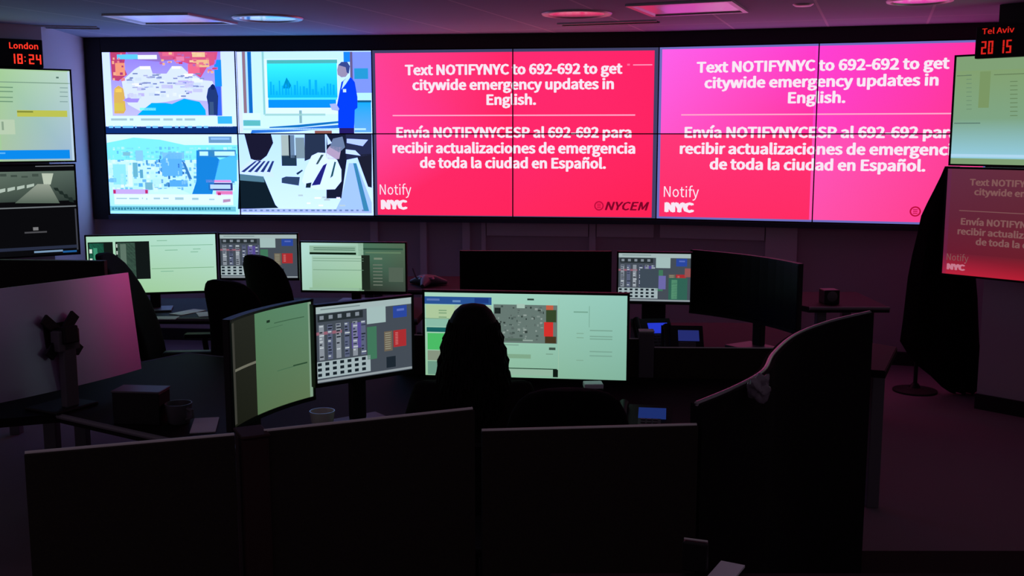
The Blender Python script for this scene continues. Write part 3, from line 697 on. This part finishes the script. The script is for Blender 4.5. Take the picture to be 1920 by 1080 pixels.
c.rect(.35, .17, .38, .24, (30, 40, 38)); c.rect(.345, .35, .38, .37, (20, 30, 28)); c.rect(.49, .545, .54, .56, (150, 170, 160)); c.rect(.39, .53, .49, .565, (84, 104, 94)); c.rect(.605, .13, .64, .185, (196, 96, 70)); c.rect(.605, .185, .655, .33, (54, 72, 44)); c.rect(.595, .33, .64, .5, (214, 50, 46)); c.rect(.6, .5, .655, .58, (70, 56, 36)); c.rect(.46, .12, .5, .17, (170, 200, 186)); c.rect(.512, .055, .545, .075, (40, 60, 56)); c.rect(.62, .63, .652, .66, (60, 80, 70)); c.rect(.605, .705, .64, .715, (120, 156, 136)); c.rect(.4, .605, .47, .615, (120, 156, 140)); c.rect(.4, .72, .53, .77, (130, 170, 140))
c.rect(.01, .075, .075, .1, (90, 120, 180)); c.rect(.14, .09, .18, .115, (100, 140, 190)); c.rect(.25, .06, .32, .12, (30, 60, 130)); c.rect(.74, .195, .81, .21, (118, 166, 146)); c.rect(.815, .13, .818, .38, (124, 170, 152))
for y in (.41, .48, .51, .66, .71): c.rect(.82, y, .93, y + .014, (124, 168, 150))
for y in (.45, .5, .77): c.rect(.755, y, .79, y + .01, (130, 172, 150))
for y in (.21, .24, .29): c.rect(.07, y, .11, y + .012, (120, 160, 120))
a, q = tops(792, 543, 1181, 550, 1.2)
monitor(a, q, 1.2, .352, c, 'wide bright monitor with map and red blocks behind the seated woman', 'ultrawide_monitor')
# left curved monitor with green sheet
c = Canvas(); c.rect(0, 0, 1, 1, 0, corners=[(36, 38, 32), (40, 42, 36), (34, 36, 28), (26, 28, 20)]); c.up()
c.rect(.36, .0, 1, 1, 0, corners=[(86, 130, 96), (92, 136, 108), (96, 120, 84), (86, 112, 78)]); c.rect(.05, .46, .36, .485, (110, 110, 96)); c.rect(.02, .02, .06, .98, (60, 60, 54)); c.up()
c.rect(.51, .1, .55, .125, (30, 50, 36)); c.rect(.6, .14, .93, .15, (64, 100, 74)); c.rect(.5, .18, .7, .186, (74, 112, 84)); c.rect(.8, .62, .95, .635, (44, 76, 52)); c.rect(.62, .63, .8, .638, (72, 108, 80)); c.rect(.97, 0, 1, 1, (130, 160, 136))
a, q = tops(428, 600, 585, 560, 1.215)
monitor(a, q, 1.215, .37, c, 'curved monitor turned sideways with dark left part and tall green sheet', 'curved_monitor', curve=.9)
# board monitor
c = Canvas(); board(c)
a, q = tops(586, 572, 774, 552, 1.2)
monitor(a, q, 1.2, .3, c, 'angled monitor with dense status table, left of the seated woman', 'desk_monitor')
# far row, left
c = Canvas(); c.rect(0, 0, 1, 1, 0, corners=[(176, 224, 196), (186, 232, 220), (172, 214, 178), (158, 208, 150)]); c.up()
c.rect(.01, .1, .2, .62, (18, 26, 24)); c.rect(.02, .12, .13, .62, (34, 120, 92)); c.rect(.22, .1, .48, .76, (18, 24, 24)); c.rect(.235, .12, .37, .74, (66, 96, 82)); c.rect(0, .62, .14, .78, (170, 214, 180)); c.rect(.49, .18, .98, .19, (126, 182, 152)); c.rect(.49, .58, .98, .59, (120, 172, 130)); c.up()
for y in (.22, .38, .5): c.rect(.02, y, .04, y + .07, (220, 240, 226))
for y in (.14, .26, .38, .5, .62): c.rect(.225, y, .235, y + .06, (190, 206, 196))
for x0, y, x1 in ((.6, .26, .7), (.82, .25, .88), (.8, .3, .86), (.56, .63, .66), (.54, .09, .62)): c.rect(x0, y, x1, y + .012, (130, 186, 156))
c.rect(.255, .14, .3, .7, (96, 120, 106)); c.rect(.05, .2, .08, .6, (60, 150, 116))
a, q = tops(158, 441, 406, 436, 1.2)
monitor(a, q, 1.2, .37, c, 'wide bright green monitor in the far row, below the city view panel', 'ultrawide_monitor')
c = Canvas(); board(c, shift=1)
a, q = tops(409, 437, 559, 437, 1.2)
monitor(a, q, 1.2, .29, c, 'far row monitor with status table behind the tall black chair', 'desk_monitor')
c = Canvas(); c.rect(0, 0, 1, 1, 0, corners=[(180, 226, 214), (70, 100, 80), (50, 62, 50), (160, 206, 180)]); c.up()
c.rect(0, .0, .6, 1, 0, corners=[(184, 228, 220), (160, 200, 176), (152, 196, 158), (168, 210, 190)]); c.rect(.55, .0, 1, 1, 0, corners=[(76, 120, 96), (84, 110, 86), (60, 70, 62), (40, 48, 38)]); c.up()
c.rect(.08, .06, .53, .2, (150, 190, 166)); c.rect(.08, .2, .53, .245, (8, 26, 14)); c.rect(.1, .27, .61, .94, 0, corners=[(166, 206, 186), (174, 210, 186), (156, 200, 160), (150, 190, 156)]); c.rect(.07, .94, .55, .985, (150, 190, 160)); c.up()
for y in (.1, .14): c.rect(.12, y, .52, y + .015, (70, 110, 90))
for y in (.32, .37, .56): c.rect(.11, y, .6, y + .012, (116, 156, 130))
c.rect(.58, .25, .66, .98, (30, 40, 32)); c.rect(.7, .3, .78, .34, (120, 136, 116))
for y in range(7): c.rect(.69, .44 + y * .07, .78, .46 + y * .07, (110, 120, 106))
c.rect(.84, .5, .98, .8, (84, 100, 86)); c.rect(.6, .1, .98, .14, (50, 84, 66)); c.rect(.62, .18, .96, .21, (100, 130, 100))
a, q = tops(562, 452, 762, 454, 1.12)
monitor(a, q, 1.12, .33, c, 'far row monitor with pale green window overlapping a dark right half', 'desk_monitor')
# far row, right
a, q = tops(862, 470, 1147, 471, 1.2)
monitor(a, q, 1.2, .34, None, 'black switched-off wide monitor in the far row above the bright map monitor', 'ultrawide_monitor', off=True)
c = Canvas(); board(c, shift=2)
c.up(); c.rect(.3, .32, .56, .72, (64, 76, 88)); c.rect(.56, .46, .66, .74, (110, 106, 170)); c.rect(.7, .5, .96, .96, (50, 100, 86)); c.rect(.74, .54, .82, .94, (90, 150, 116)); c.rect(.92, .3, 1, .48, (150, 84, 84))
a, q = tops(1157, 471, 1299, 473, 1.2)
monitor(a, q, 1.2, .272, c, 'small far row monitor with status table between two black screens', 'desk_monitor', neck=.062)
a, q = tops(1296, 468, 1500, 495, 1.2)
monitor(a, q, 1.2, .335, None, 'black switched-off curved monitor at the right end of the far row', 'curved_monitor', curve=1.1, off=True)
# monitors seen from behind, at left
e = Vector((-1.65, 4.55)); d = Vector((.45, .893))
monitor(e, e - d * .92, 1.215, .42, None, 'large monitor seen from behind at left with pink light on its silver back', 'ultrawide_monitor', off=True, back='silver_back', vesa=True, tilt=math.radians(8), roll=-.02, curve=1.5)
a, q = tops(-90, 486, 196, 489, 1.2)
monitor(a, q, 1.2, .34, None, 'black monitor at left edge rising behind the pink lit monitor back', 'ultrawide_monitor', off=True)

# ------------------------------------------------------------------ desks
def desk(poly, label, legs, edge=None):
    cx = sum(p[0] for p in poly) / len(poly); cy = sum(p[1] for p in poly) / len(poly)
    t = thing('desk', label, 'desk', (cx, cy, 0), 0, 'desks of the operations room')
    q = [(x - cx, y - cy) for x, y in poly]
    b = new(); prism(b, q, .695, .73)
    bmesh.ops.bevel(b, geom=[e for e in b.edges if abs(e.verts[0].co.z - e.verts[1].co.z) < .001 and e.verts[0].co.z > .72], offset=.004, segments=2, affect='EDGES')
    part('worktop', b, 'desk', t)
    for i in edge or ():
        (x0, y0), (x1, y1) = q[i], q[(i + 1) % len(q)]
        b = new(); tube(b, [(x0, y0, .722), (x1, y1, .722)], .011, 8); part('edge_strip', b, 'desk_edge', t, True)
    for x, y in legs:
        b = new(); box(b, x - cx - .03, x - cx + .03, y - cy - .03, y - cy + .03, 0, .695, bev=.004); part('leg', b, 'grey_plastic', t)
    return t
desk([(-2.4, 3.75), (-1.75, 4.0), (-1.53, 3.86), (-1.21, 3.66), (-.98, 3.05), (-.62, 3.0), (-.42, 3.72), (1.1, 3.75), (1.1, 4.58), (-.6, 4.7), (-1.6, 5.15), (-1.85, 4.8), (-2.4, 4.7)],
     'large dark desk under the bright map monitor and green sheet monitor', [(-2.3, 4.2), (-.8, 3.15), (1.0, 3.85), (1.0, 4.5), (-1.6, 4.95)], edge=(1, 2, 9, 10))
desk([(-3.1, 6.17), (-.55, 6.12), (-.5, 6.95), (-3.1, 6.9)], 'dark desk carrying the left far row of monitors', [(-3.0, 6.27), (-.65, 6.22), (-.65, 6.8), (-3.0, 6.8)], edge=(0,))
desk([(-.45, 4.95), (.9, 4.88), (1.27, 4.9), (1.7, 4.75), (1.95, 5.3), (1.4, 6.0), (-.45, 6.0)], 'dark desk carrying the right far row of monitors', [(-.35, 5.1), (.7, 5.05), (1.75, 5.0), (1.3, 5.9), (-.35, 5.9)])
desk([(-3.2, 4.85), (-2.1, 4.85), (-2.1, 5.4), (-3.2, 5.4)], 'small dark desk at left edge under the black monitor', [(-3.1, 4.95), (-2.2, 4.95), (-2.2, 5.3), (-3.1, 5.3)])
desk([(-1.1, 7.3), (.6, 7.3), (.6, 8.0), (-1.1, 8.0)], 'low dark desk in front of the panelled wall under the middle slide', [(-1.0, 7.4), (.5, 7.4), (.5, 7.9), (-1.0, 7.9)], edge=(0,))
desk([(1.85, 6.55), (2.35, 6.55), (2.35, 7.2), (1.5, 7.2)], 'small dark desk behind the curved partition at right', [(1.95, 6.65), (2.25, 6.65), (2.25, 7.1), (1.65, 7.1)], edge=(0,))
t = thing('counter', 'dark counter corner at the bottom edge, right of the level pale partition', 'counter', (.42, 1.3, 0), 0)
b = new(); box(b, -.36, .36, -.34, .335, 1.06, 1.1, bev=.004); part('countertop', b, 'desk', t)
b = new(); box(b, -.32, .32, -.3, .28, 0, 1.059); part('cabinet', b, 'partition', t)

# ------------------------------------------------------------------ partitions
def partition(line, z1, label, th=.03, cap_r=.012, face='partition', cap='aluminium', z0=.02, feet=()):
    cx = sum(p[0] for p in line) / len(line); cy = sum(p[1] for p in line) / len(line)
    t = thing('partition', label, 'partition', (cx, cy, 0), 0, 'cubicle partitions')
    q = [(x - cx, y - cy) for x, y in line]
    b = new(); strip_wall(b, q, th, z0, z1 - cap_r); part('fabric_panel', b, face, t)
    L2 = [Vector(p) for p in q]; n = len(q); mid = []
    for i in range(n):
        tt = (L2[min(i + 1, n - 1)] - L2[max(i - 1, 0)]).normalized(); mid.append((L2[i].x - tt.y * th / 2, L2[i].y + tt.x * th / 2, z1 - cap_r))
    b = new(); tube(b, mid, cap_r, 10); part('top_cap', b, cap, t, True)
    for i in feet:
        b = new(); box(b, mid[i][0] - .025, mid[i][0] + .025, mid[i][1] - .12, mid[i][1] + .12, 0, .03, bev=.005); part('foot', b, 'black_plastic', t)
    return t
p0 = on_z(45, 850, 1.2); pe = on_z(890, 766, 1.2); pa = on_z(440, 815, 1.2); pb = on_z(497, 808, 1.2)
partition([p0[:2], pa[:2]], 1.2, 'near low partition at left, front of the picture', feet=(0, 1), cap_r=.0045)
partition([pb[:2], pe[:2]], 1.2, 'near low partition sloping up towards the seated woman', feet=(0, 1), cap_r=.0045)
partition([(-.066, 2.287), (.42, 2.335)], 1.15, 'lower near partition in front of the seated woman, level pale top edge', feet=(0, 1), cap_r=.0045)
t = thing('partition_post', 'dark post joining the two near left partitions', 'post', ((pa.x + pb.x) / 2, (pa.y + pb.y) / 2 + .02, 0), math.atan2(pb.y - pa.y, pb.x - pa.x))
hw = (pb - pa).length / 2 - .003
b = new(); box(b, -hw, hw, -.03, .045, 0, 1.19, bev=.006); part('post_column', b, 'partition_post', t)
b = new(); box(b, -hw - .002, hw + .002, -.034, .049, 1.1905, 1.197, bev=.003); part('post_cap', b, 'partition_post', t)
partition([(-.52, 4.74), (.56, 4.64)], .9, 'low partition behind the bright map monitor, along the back of the large desk', feet=(0, 1), cap_r=.004)
partition([(.632, 4.635), (1.16, 4.62)], .862, 'low partition with pale top edge right of the bright map monitor', feet=(0, 1), cap_r=.004)
t = thing('partition_post', 'short dark post at the right edge of the bright map monitor', 'post', (.596, 4.655, 0), -.05)
b = new(); box(b, -.033, .033, -.03, .03, 0, .93, bev=.005); part('post_column', b, 'grey_plastic', t)
b = new(); box(b, -.034, .034, -.031, .031, .9305, .937, bev=.002); part('post_cap', b, 'aluminium', t)
def smooth_line(P, k=6):
    P = [Vector(p) for p in P]; out = []
    for i in range(len(P) - 1):
        a = P[max(i - 1, 0)]; b2 = P[i]; c2 = P[i + 1]; d2 = P[min(i + 2, len(P) - 1)]
        for j in range(k):
            s = j / k
            out.append((.5 * ((2 * b2) + (c2 - a) * s + (2 * a - 5 * b2 + 4 * c2 - d2) * s * s + (3 * b2 - a - 3 * c2 + d2) * s ** 3))[:])
    out.append(P[-1][:]); return out
partition(smooth_line([(.43, 2.345), (.55, 2.5), (.66, 2.68), (.74, 2.9), (.87, 3.17), (1.04, 3.4), (1.235, 3.59)]), 1.2, 'tall curved black partition at lower right with thin pale rim', face='black_fabric', cap='satin_metal', cap_r=.006, feet=(0, 18, 36))

# ------------------------------------------------------------------ office chairs
def chair(top, label, loc, rz, w=.46, lean=.05):
    """faces +y before rotation; the backrest is on the -y side"""
    t = thing('office_chair', label, 'chair', loc, rz, 'office chairs')
    b = new(); box(b, -w / 2 - .02, w / 2 + .02, -.23, .25, .44, .52, bev=.035, seg=3); part('seat', b, 'black_fabric', t, True)
    rs = []; n = 22; hb = top - .56
    PR = [(0, .86), (.04, .93), (.12, .97), (.3, 1), (.5, 1), (.68, .97), (.8, .92), (.88, .85), (.94, .74), (.975, .6), (.995, .4), (1, .2)]
    for s, f in PR:
        ww = w / 2 * f; z = .56 + hb * s; yb = -.25 - lean * s + .04 * math.sin(s * PI)
        ring = []
        for i in range(n):
            a = 2 * PI * i / n; ca, sa = math.cos(a), math.sin(a)
            x = ww * (abs(ca) ** .5) * (1 if ca > 0 else -1); y = .032 * (abs(sa) ** .7) * (1 if sa > 0 else -1) * (1 if s < .9 else .7)
            ring.append(Vector((x, yb + y + .022 * (x / (w / 2)) ** 2, z)))
        rs.append(ring)
    b = new(); rings(b, rs); part('backrest', b, 'black_fabric', t, True)
    for s in (-1, 1):
        b = new(); x = s * (w / 2 + .05)
        tube(b, [(s * w * .4, .0, .45), (x, .0, .47), (x, -.02, .64)], .016, 8); box(b, x - .035, x + .035, -.13, .14, .64, .67, bev=.012); part('armrest', b, 'black_plastic', t, True)
    b = new(); tube(b, [(0, -.1, .44), (0, -.28, .46), (0, -.30, .62), (0, -.31, .7)], .02, 8); part('back_support', b, 'black_plastic', t, True)
    b = new(); lathe(b, [(.03, .07), (.03, .3), (.02, .3), (.02, .44)], 16); part('gas_column', b, 'black_plastic', t, True)
    b = new()
    for k in range(5):
        a = 2 * PI * k / 5 + .3; tube(b, [(0, 0, .1), (.14 * math.cos(a), .14 * math.sin(a), .09), (.28 * math.cos(a), .28 * math.sin(a), .065)], [.03, .024, .015], 8)
    part('star_base', b, 'black_plastic', t, True)
    for k in range(5):
        a = 2 * PI * k / 5 + .3; b = new(); lathe(b, [(.012, -.018), (.027, -.016), (.028, .016), (.012, .018)], 14, T(.28 * math.cos(a), .28 * math.sin(a), .029) @ Rz(a) @ Ry(0) @ Rx(PI / 2)); part('caster', b, 'black_plastic', t, True)
    return t
chair(1.13, 'tall black chair in front of the far status table monitor', (-1.2, 6.09, 0), math.radians(-46), w=.46)
chair(1.08, 'black chair beside the far green monitor, in front of the tall chair', (-1.25, 5.47, 0), math.radians(-36), w=.44)
chair(1.16, 'black chair seen from the side behind the pink lit monitor back', (-1.72, 5.75, 0), math.radians(-85), w=.42, lean=.24)
chair(.86, 'black chair under the seated woman', (-.13, 3.45, 0), 0)
chair(1.16, 'empty black chair with curved back right of the seated woman', (.145, 2.93, 0), 0, w=.35)

# ------------------------------------------------------------------ the seated woman
def skin_mesh(name, verts, edges, radii, root, m, parent=None, sub=2):
    me = bpy.data.meshes.new(name); me.from_pydata(verts, edges, []); o = bpy.data.objects.new(name, me); COL.objects.link(o)
    if parent: o.parent = parent
    sk = o.modifiers.new('skin', 'SKIN'); sk.use_smooth_shade = True
    for i, r in enumerate(radii):
        v = me.skin_vertices[0].data[i]; v.radius = r if isinstance(r, tuple) else (r, r); v.use_root = (i == root)
    s = o.modifiers.new('sub', 'SUBSURF'); s.levels = sub; s.render_levels = sub
    me.materials.append(M[m]); return o
PX, PY = -.128, 3.46
t = thing('person', 'woman with long dark curly hair seated before the bright map monitor, seen from behind', 'person', (PX, PY, 0))
V = []; E_ = []; Rr = []
def sv(p, r, link=None):
    V.append(p); Rr.append(r)
    if link is not None: E_.append((link, len(V) - 1))
    return len(V) - 1
pel = sv((0, -.04, .60), (.15, .11)); sp = sv((0, -.05, .74), (.12, .09), pel); ch = sv((0, -.02, .88), (.135, .095), sp); nk0 = sv((0, 0, .985), (.06, .055), ch); nk = sv((0, .012, 1.03), .045, nk0)
hd = sv((0, .03, 1.09), (.062, .075), nk); hd2 = sv((0, .025, 1.15), (.068, .085), hd); hd3 = sv((0, .02, 1.195), (.05, .06), hd2)
nose = sv((0, .118, 1.105), .012, hd)
for s in (-1, 1):
    sv((s * .076, .015, 1.11), (.012, .02), hd)
    sh = sv((s * .16, -.01, .935), .055, ch); el = sv((s * .21, .06, .72), .043, sh); wr_ = sv((s * .13, .30, .775), .026, el); pm = sv((s * .115, .365, .772), (.036, .018), wr_)
    for k in range(4):
        L0 = [.075, .085, .08, .062][k]; x = s * (.09 + .018 * k) if s > 0 else -(.09 + .018 * k)
        a1 = sv((x, .405, .772), .009, pm); a2 = sv((x * 1.0, .405 + L0 * .55, .775), .0085, a1); sv((x, .405 + L0, .758), .0075, a2)
    th1 = sv((s * .075, .365, .768), .011, pm); sv((s * .062, .40, .758), .009, th1)
    hp = sv((s * .095, .02, .56), .085, pel); kn = sv((s * .11, .40, .555), .06, hp); an = sv((s * .11, .36, .11), .038, kn); sv((s * .115, .5, .045), (.035, .028), an)
body = skin_mesh('body', V, E_, Rr, 0, 'skin', t)
# clothing as slightly larger shells
V = []; E_ = []; Rr = []
pel = sv((0, -.04, .58), (.165, .125)); sp = sv((0, -.05, .74), (.138, .108), pel); ch = sv((0, -.02, .88), (.15, .112), sp); sv((0, 0, .975), (.075, .07), ch)
for s in (-1, 1):
    sh = sv((s * .162, -.01, .935), .068, ch); el = sv((s * .212, .06, .72), .054, sh); sv((s * .14, .27, .772), .036, el)
skin_mesh('sweater', V, E_, Rr, 0, 'knit', t)
V = []; E_ = []; Rr = []
pel = sv((0, -.04, .585), (.168, .125))
for s in (-1, 1):
    hp = sv((s * .095, .02, .56), .095, pel); kn = sv((s * .11, .40, .555), .07, hp); sv((s * .11, .36, .14), .052, kn)
skin_mesh('trousers', V, E_, Rr, 0, 'trouser', t)
for s in (-1, 1):
    b = new(); lathe(b, [(.001, -.02), (.036, -.018), (.04, .01), (.03, .045), (.001, .05)], 16, T(s * .113, .43, .03) @ Matrix.Diagonal((1, 2.9, 1, 1))); part('shoe', b, 'black_plastic', t, True)
    b = new(); bmesh.ops.create_uvsphere(b, u_segments=12, v_segments=8, radius=.011, matrix=T(s * .03, .103, 1.125)); part('eye', b, 'white_ceramic', t, True)
b = new(); tube(b, [(-.022, .098, 1.065), (0, .106, 1.063), (.022, .098, 1.065)], [.003, .006, .003], 8); part('mouth', b, 'partition_post', t, True)
# long hair: a cap over head and back, and curls
prof = [(1.247, .012, .012), (1.240, .042, .05), (1.222, .062, .078), (1.195, .076, .094), (1.16, .084, .104), (1.12, .093, .104), (1.08, .101, .10), (1.04, .108, .094), (1.0, .114, .088), (.955, .119, .082), (.91, .12, .076), (.86, .112, .066), (.82, .09, .05)]
rs = []
rh = random.Random(8)
for j, (z, rx, ry) in enumerate(prof):
    ring = []
    for i in range(36):
        a = 2 * PI * i / 36; k = 1 + (.035 * math.sin(a * 9 + j * 1.7) + .02 * rh.uniform(-1, 1)) * (j / 12)
        y = ry * math.sin(a) * k
        if j > 4 and y > 0: y *= max(.12, 1 - (j - 4) * .3)           # the face side stays open
        ring.append(Vector((rx * math.cos(a) * k, y - .002 - .055 * max(0, (j - 5) / 7), z)))
    rs.append(ring)
b = new(); rings(b, rs); hair = part('hair', b, 'hair', t, True)
b = new()
for i in range(46):
    a = PI + PI * (i + .5) / 46 + rh.uniform(-.05, .05)
    if i < 8 or i > 37: a += (.45 if i > 37 else -.45) * rh.random() * .6
    pts = []; rr = []; z_end = rh.uniform(.80, .90); n = 16; ph = rh.uniform(0, 6)
    for k in range(n + 1):
        s = k / n; z = 1.19 + (z_end - 1.19) * s
        f = min(range(len(prof) - 1), key=lambda q: abs(prof[q][0] - z)); rx, ry = prof[f][1], prof[f][2]
        off = -.055 * max(0, (1.104 - z) / .284)
        wob = .006 * math.sin(s * 24 + ph) * (.3 + s)
        pts.append((math.cos(a) * (rx + .002 + wob), math.sin(a) * (ry + .003 + wob) + off, z)); rr.append(.0085 * (1 - .45 * s) * (.4 + min(1, s * 4) * .6))
    tube(b, pts, rr, 6)
cl = part('curls', b, 'hair', hair, True); 
# ------------------------------------------------------------------ small things on the desks
def phone(px, py, z, rz, label, lit, h=.075):
    p = on_z(px, py, z)
    t = thing('desk_phone', label, 'phone', (p.x, p.y, .7305), rz, 'desk phones')
    b = new(); rings(b, [[Vector((x, -.09, 0)), Vector((x, .09, 0)), Vector((x, .09, h)), Vector((x, -.09, .02))] for x in (-.1, .1)]); part('phone_body', b, 'black_plastic', t)
    m = T(.03, .03, .0205 + (h - .02) * .667) @ Rx(math.atan2(h - .02, .18)); sl = (h - .02) / .18
    b = new(); box(b, -.05, .05, -.035, .035, 0, .004, m); part('phone_display', b, lit, t)
    b = new(); tube(b, [(-.075, -.07, .03 + sl * .02), (-.075, -.05, .035 + sl * .04), (-.075, .05, .035 + sl * .14), (-.075, .07, .03 + sl * .16)], [.02, .015, .015, .02], 10); part('handset', b, 'black_plastic', t, True)
    b = new()
    for r in range(4):
        for q in range(3): box(b, -.01 + q * .022, .006 + q * .022, -.075 + r * .018, -.063 + r * .018, .021 + sl * (.015 + r * .018), .029 + sl * (.015 + r * .018))
    rings(b, [[Vector((x, -.082, .0205 + sl * .008)), Vector((x, -.006, .0205 + sl * .084)), Vector((x, -.006, .0235 + sl * .084)), Vector((x, -.082, .0235 + sl * .008))] for x in (-.02, .062)])
    part('keypad', b, 'grey_plastic', t)
phone(1226, 617, .833, .1, 'desk phone with bright blue display under the small far row monitor', 'lcd_blue', .14)
phone(1280, 631, .833, -.1, 'desk phone with dim violet display left of the black curved monitor', 'lcd_dim', .14)
phone(1207, 778, .79, -.15, 'desk phone with dim blue display right of the bright map monitor', 'lcd_glow')
def cup(px, py, label, r=.04, h=.09, m='white_ceramic', handle=True, name='cup'):
    p = on_z(px, py, .73)
    t = thing(name, label, 'cup', (p.x, p.y, .73), -.6)
    b = new(); lathe(b, [(.001, 0), (r * .72, 0), (r * .78, .004), (r, h), (r * .93, h), (r * .7, .01), (.001, .008)], 28, cap=False); part('cup_body', b, m, t, True)
    if handle:
        b = new(); tube(b, [(r * .9, 0, h * .8), (r * 1.5, 0, h * .75), (r * 1.6, 0, h * .45), (r * .85, 0, h * .25)], .006, 8); part('handle', b, m, t, True)
cup(605, 805, 'pale round cup on the desk below the status table monitor', .046, .07, 'white_ceramic', False)
cup(336, 792, 'dark mug with pale rim on the left desk beside white papers', .05, .075, 'grey_plastic', True, 'mug')
def sheet(px, py, w_, h_, rz, label, z=.7305, n=1):
    p = on_z(px, py, z)
    b = new(); box(b, -w_ / 2, w_ / 2, -h_ / 2, h_ / 2, 0, .004)
    o = part('paper_stack', b, 'paper'); o.location = (p.x, p.y, z); o.rotation_euler = (0, 0, rz); tag(o, label, 'paper', 'papers on the desks'); return o
sheet(384, 798, .09, .2, .2, 'white papers on the left desk beside the dark mug')
sheet(352, 586, .1, .2, -.5, 'white papers on the far left desk under the bright green monitor')
sheet(385, 590, .09, .16, .4, 'bluish papers on the far left desk near the tall black chair')
sheet(300, 597, .2, .1, .05, 'white sheet on the edge of the far left desk')
sheet(1362, 1074, .04, .07, -.5, 'pink lit paper at the bottom edge of the picture', 1.1005)
# keyboard under the woman's hands
t = thing('keyboard', 'black keyboard on desk in front of the seated woman', 'keyboard', (PX, PY + .44, .7305), 0)
b = new(); box(b, -.22, .22, -.065, .065, 0, .012, bev=.004); part('keyboard_base', b, 'black_plastic', t)
b = new()
for r in range(5):
    for k in range(15): box(b, -.208 + k * .0278, -.184 + k * .0278, -.058 + r * .0235, -.038 + r * .0235, .012, .019)
part('keys', b, 'grey_plastic', t)
# dark box on the left desk
p = on_z(255, 800, .73)
t = thing('file_box', 'black box with pale top edge on the left desk', 'box', (p.x, p.y + .07, .73), -.1)
b = new(); box(b, -.09, .09, -.05, .05, 0, .12, bev=.003); part('box_body', b, 'black_plastic', t)
b = new(); box(b, -.093, .093, -.053, .053, .1205, .128, bev=.003); part('box_lid', b, 'grey_plastic', t)
# upright box at bottom right
p = on_z(1306, 1066, 1.1)
t = thing('box', 'small dark upright box with pale top rim near bottom edge beside pink paper', 'box', (p.x - .004, p.y - .01, 1.1005), -.35)
b = new(); box(b, -.02, .02, -.008, .008, 0, .05, bev=.003); part('box_body', b, 'black_plastic', t)
b = new(); tube(b, [(-.019, 0, .052), (.019, 0, .052)], .0018, 8); part('rim', b, 'aluminium', t, True)
# small speaker under the bright monitor
p = on_y(1112, 722, 3.95)
t = thing('small_speaker', 'small pale topped speaker under the bright map monitor', 'speaker', (p.x, 3.95, .7305), .05)
b = new(); box(b, -.036, .036, -.03, .03, 0, .115, bev=.004); part('speaker_case', b, 'black_plastic', t)
b = new(); box(b, -.036, .036, -.03, .03, .1155, .135, bev=.004); part('top_cover', b, 'paper', t)
# conference gadget at far desk
p = on_y(800, 528, 7.5)
t = thing('conference_phone', 'pink lit low three legged device on the low desk under the middle slide', 'phone', (p.x, 7.5, .73), .4)
b = new()
for k in range(3):
    a = 2 * PI * k / 3; tube(b, [(0, 0, .04), (.06 * math.cos(a), .06 * math.sin(a), .035), (.15 * math.cos(a), .15 * math.sin(a), .016)], [.04, .035, .014], 12)
part('device_body', b, 'grey_plastic', t, True)
b = new(); lathe(b, [(.001, .07), (.05, .066), (.06, .05), (.03, .04)], 24); part('speaker_dome', b, 'bag', t, True)
b = new(); tube(b, [(-.06, .05, .05), (-.08, .07, .12)], .006, 8); part('aerial', b, 'bag', t, True)
# small box on desk behind curved partition
p = on_z(1548, 573, .73)
t = thing('small_speaker', 'small dark box on the desk behind the curved partition', 'speaker', (p.x + .05, p.y + .1, .73), .1)
b = new(); box(b, -.05, .05, -.05, .05, 0, .09, bev=.006); part('speaker_case', b, 'black_plastic', t)
b = new(); lathe(b, [(.001, 0), (.03, -.002), (.034, 0)], 20, T(0, -.0505, .05) @ Rx(-PI / 2)); part('speaker_cone', b, 'grey_plastic', t, True)
# crumpled bag leaning on the curved partition
rb = random.Random(3); b = new()
bmesh.ops.create_icosphere(b, subdivisions=4, radius=1)
from mathutils import noise as NZ
for v in b.verts:
    d0 = v.co.normalized(); k = .75 + .5 * NZ.noise(d0 * 1.6) + .14 * abs(NZ.noise(d0 * 4.0))
    v.co = Vector((d0.x * .034 * k, d0.y * .022 * k, .055 + d0.z * .038 * k))
zmin = min(v.co.z for v in b.verts)
for v in b.verts: v.co.z -= zmin
o = part('plastic_bag', b, 'bag', None, True); o.location = (.60, 2.51, 1.155); tag(o, 'small crumpled shiny bag hanging just below the rim of the curved partition', 'bag')
# dark cloth hanging by the right displays
t = thing('hanging_cloth', 'dark cloth hanging in folds left of the dim red display', 'cloth', (2.78, 7.28, 0))
sil = [(312, 1772, 1800), (330, 1764, 1804), (355, 1752, 1808), (380, 1740, 1812), (405, 1729, 1816), (440, 1722, 1822), (480, 1712, 1828), (520, 1704, 1832), (560, 1699, 1836), (600, 1694, 1838), (640, 1688, 1840), (660, 1700, 1842), (685, 1720, 1844), (705, 1745, 1845), (725, 1765, 1840), (735, 1780, 1825)]
rs = []
for py, xa, xb in sil:
    A_ = on_y(xa, py, 7.25); B_ = on_y(xb, py, 7.25); ring = []
    n = 30
    for i in range(n):
        s = i / n; u = 1 - abs(2 * s - 1) if False else (s * 2 if s < .5 else 2 - s * 2); front = s < .5
        x = A_.x + (B_.x - A_.x) * u; fold = .035 * math.sin(u * 17 + py * .004) * min(1, (py - 300) / 120)
        ring.append(Vector((x - 2.78, (-.03 if front else .03) * math.sin(PI * min(1, max(0.0, u)) ) - .012 * (1 if front else -1) + fold - .03, A_.z)))
    rs.append(ring)
b = new(); rings(b, rs); part('cloth_folds', b, 'dark_cloth', t, True)
b = new(); tube(b, [(.06, .06, .02), (.06, .06, 1.2)], .014, 12); part('pole', b, 'black_plastic', t, True)
b = new(); lathe(b, [(.001, 0), (.15, 0), (.15, .012), (.04, .03), (.02, .06)], 28, T(.06, .06, 0)); part('pole_foot', b, 'black_plastic', t, True)
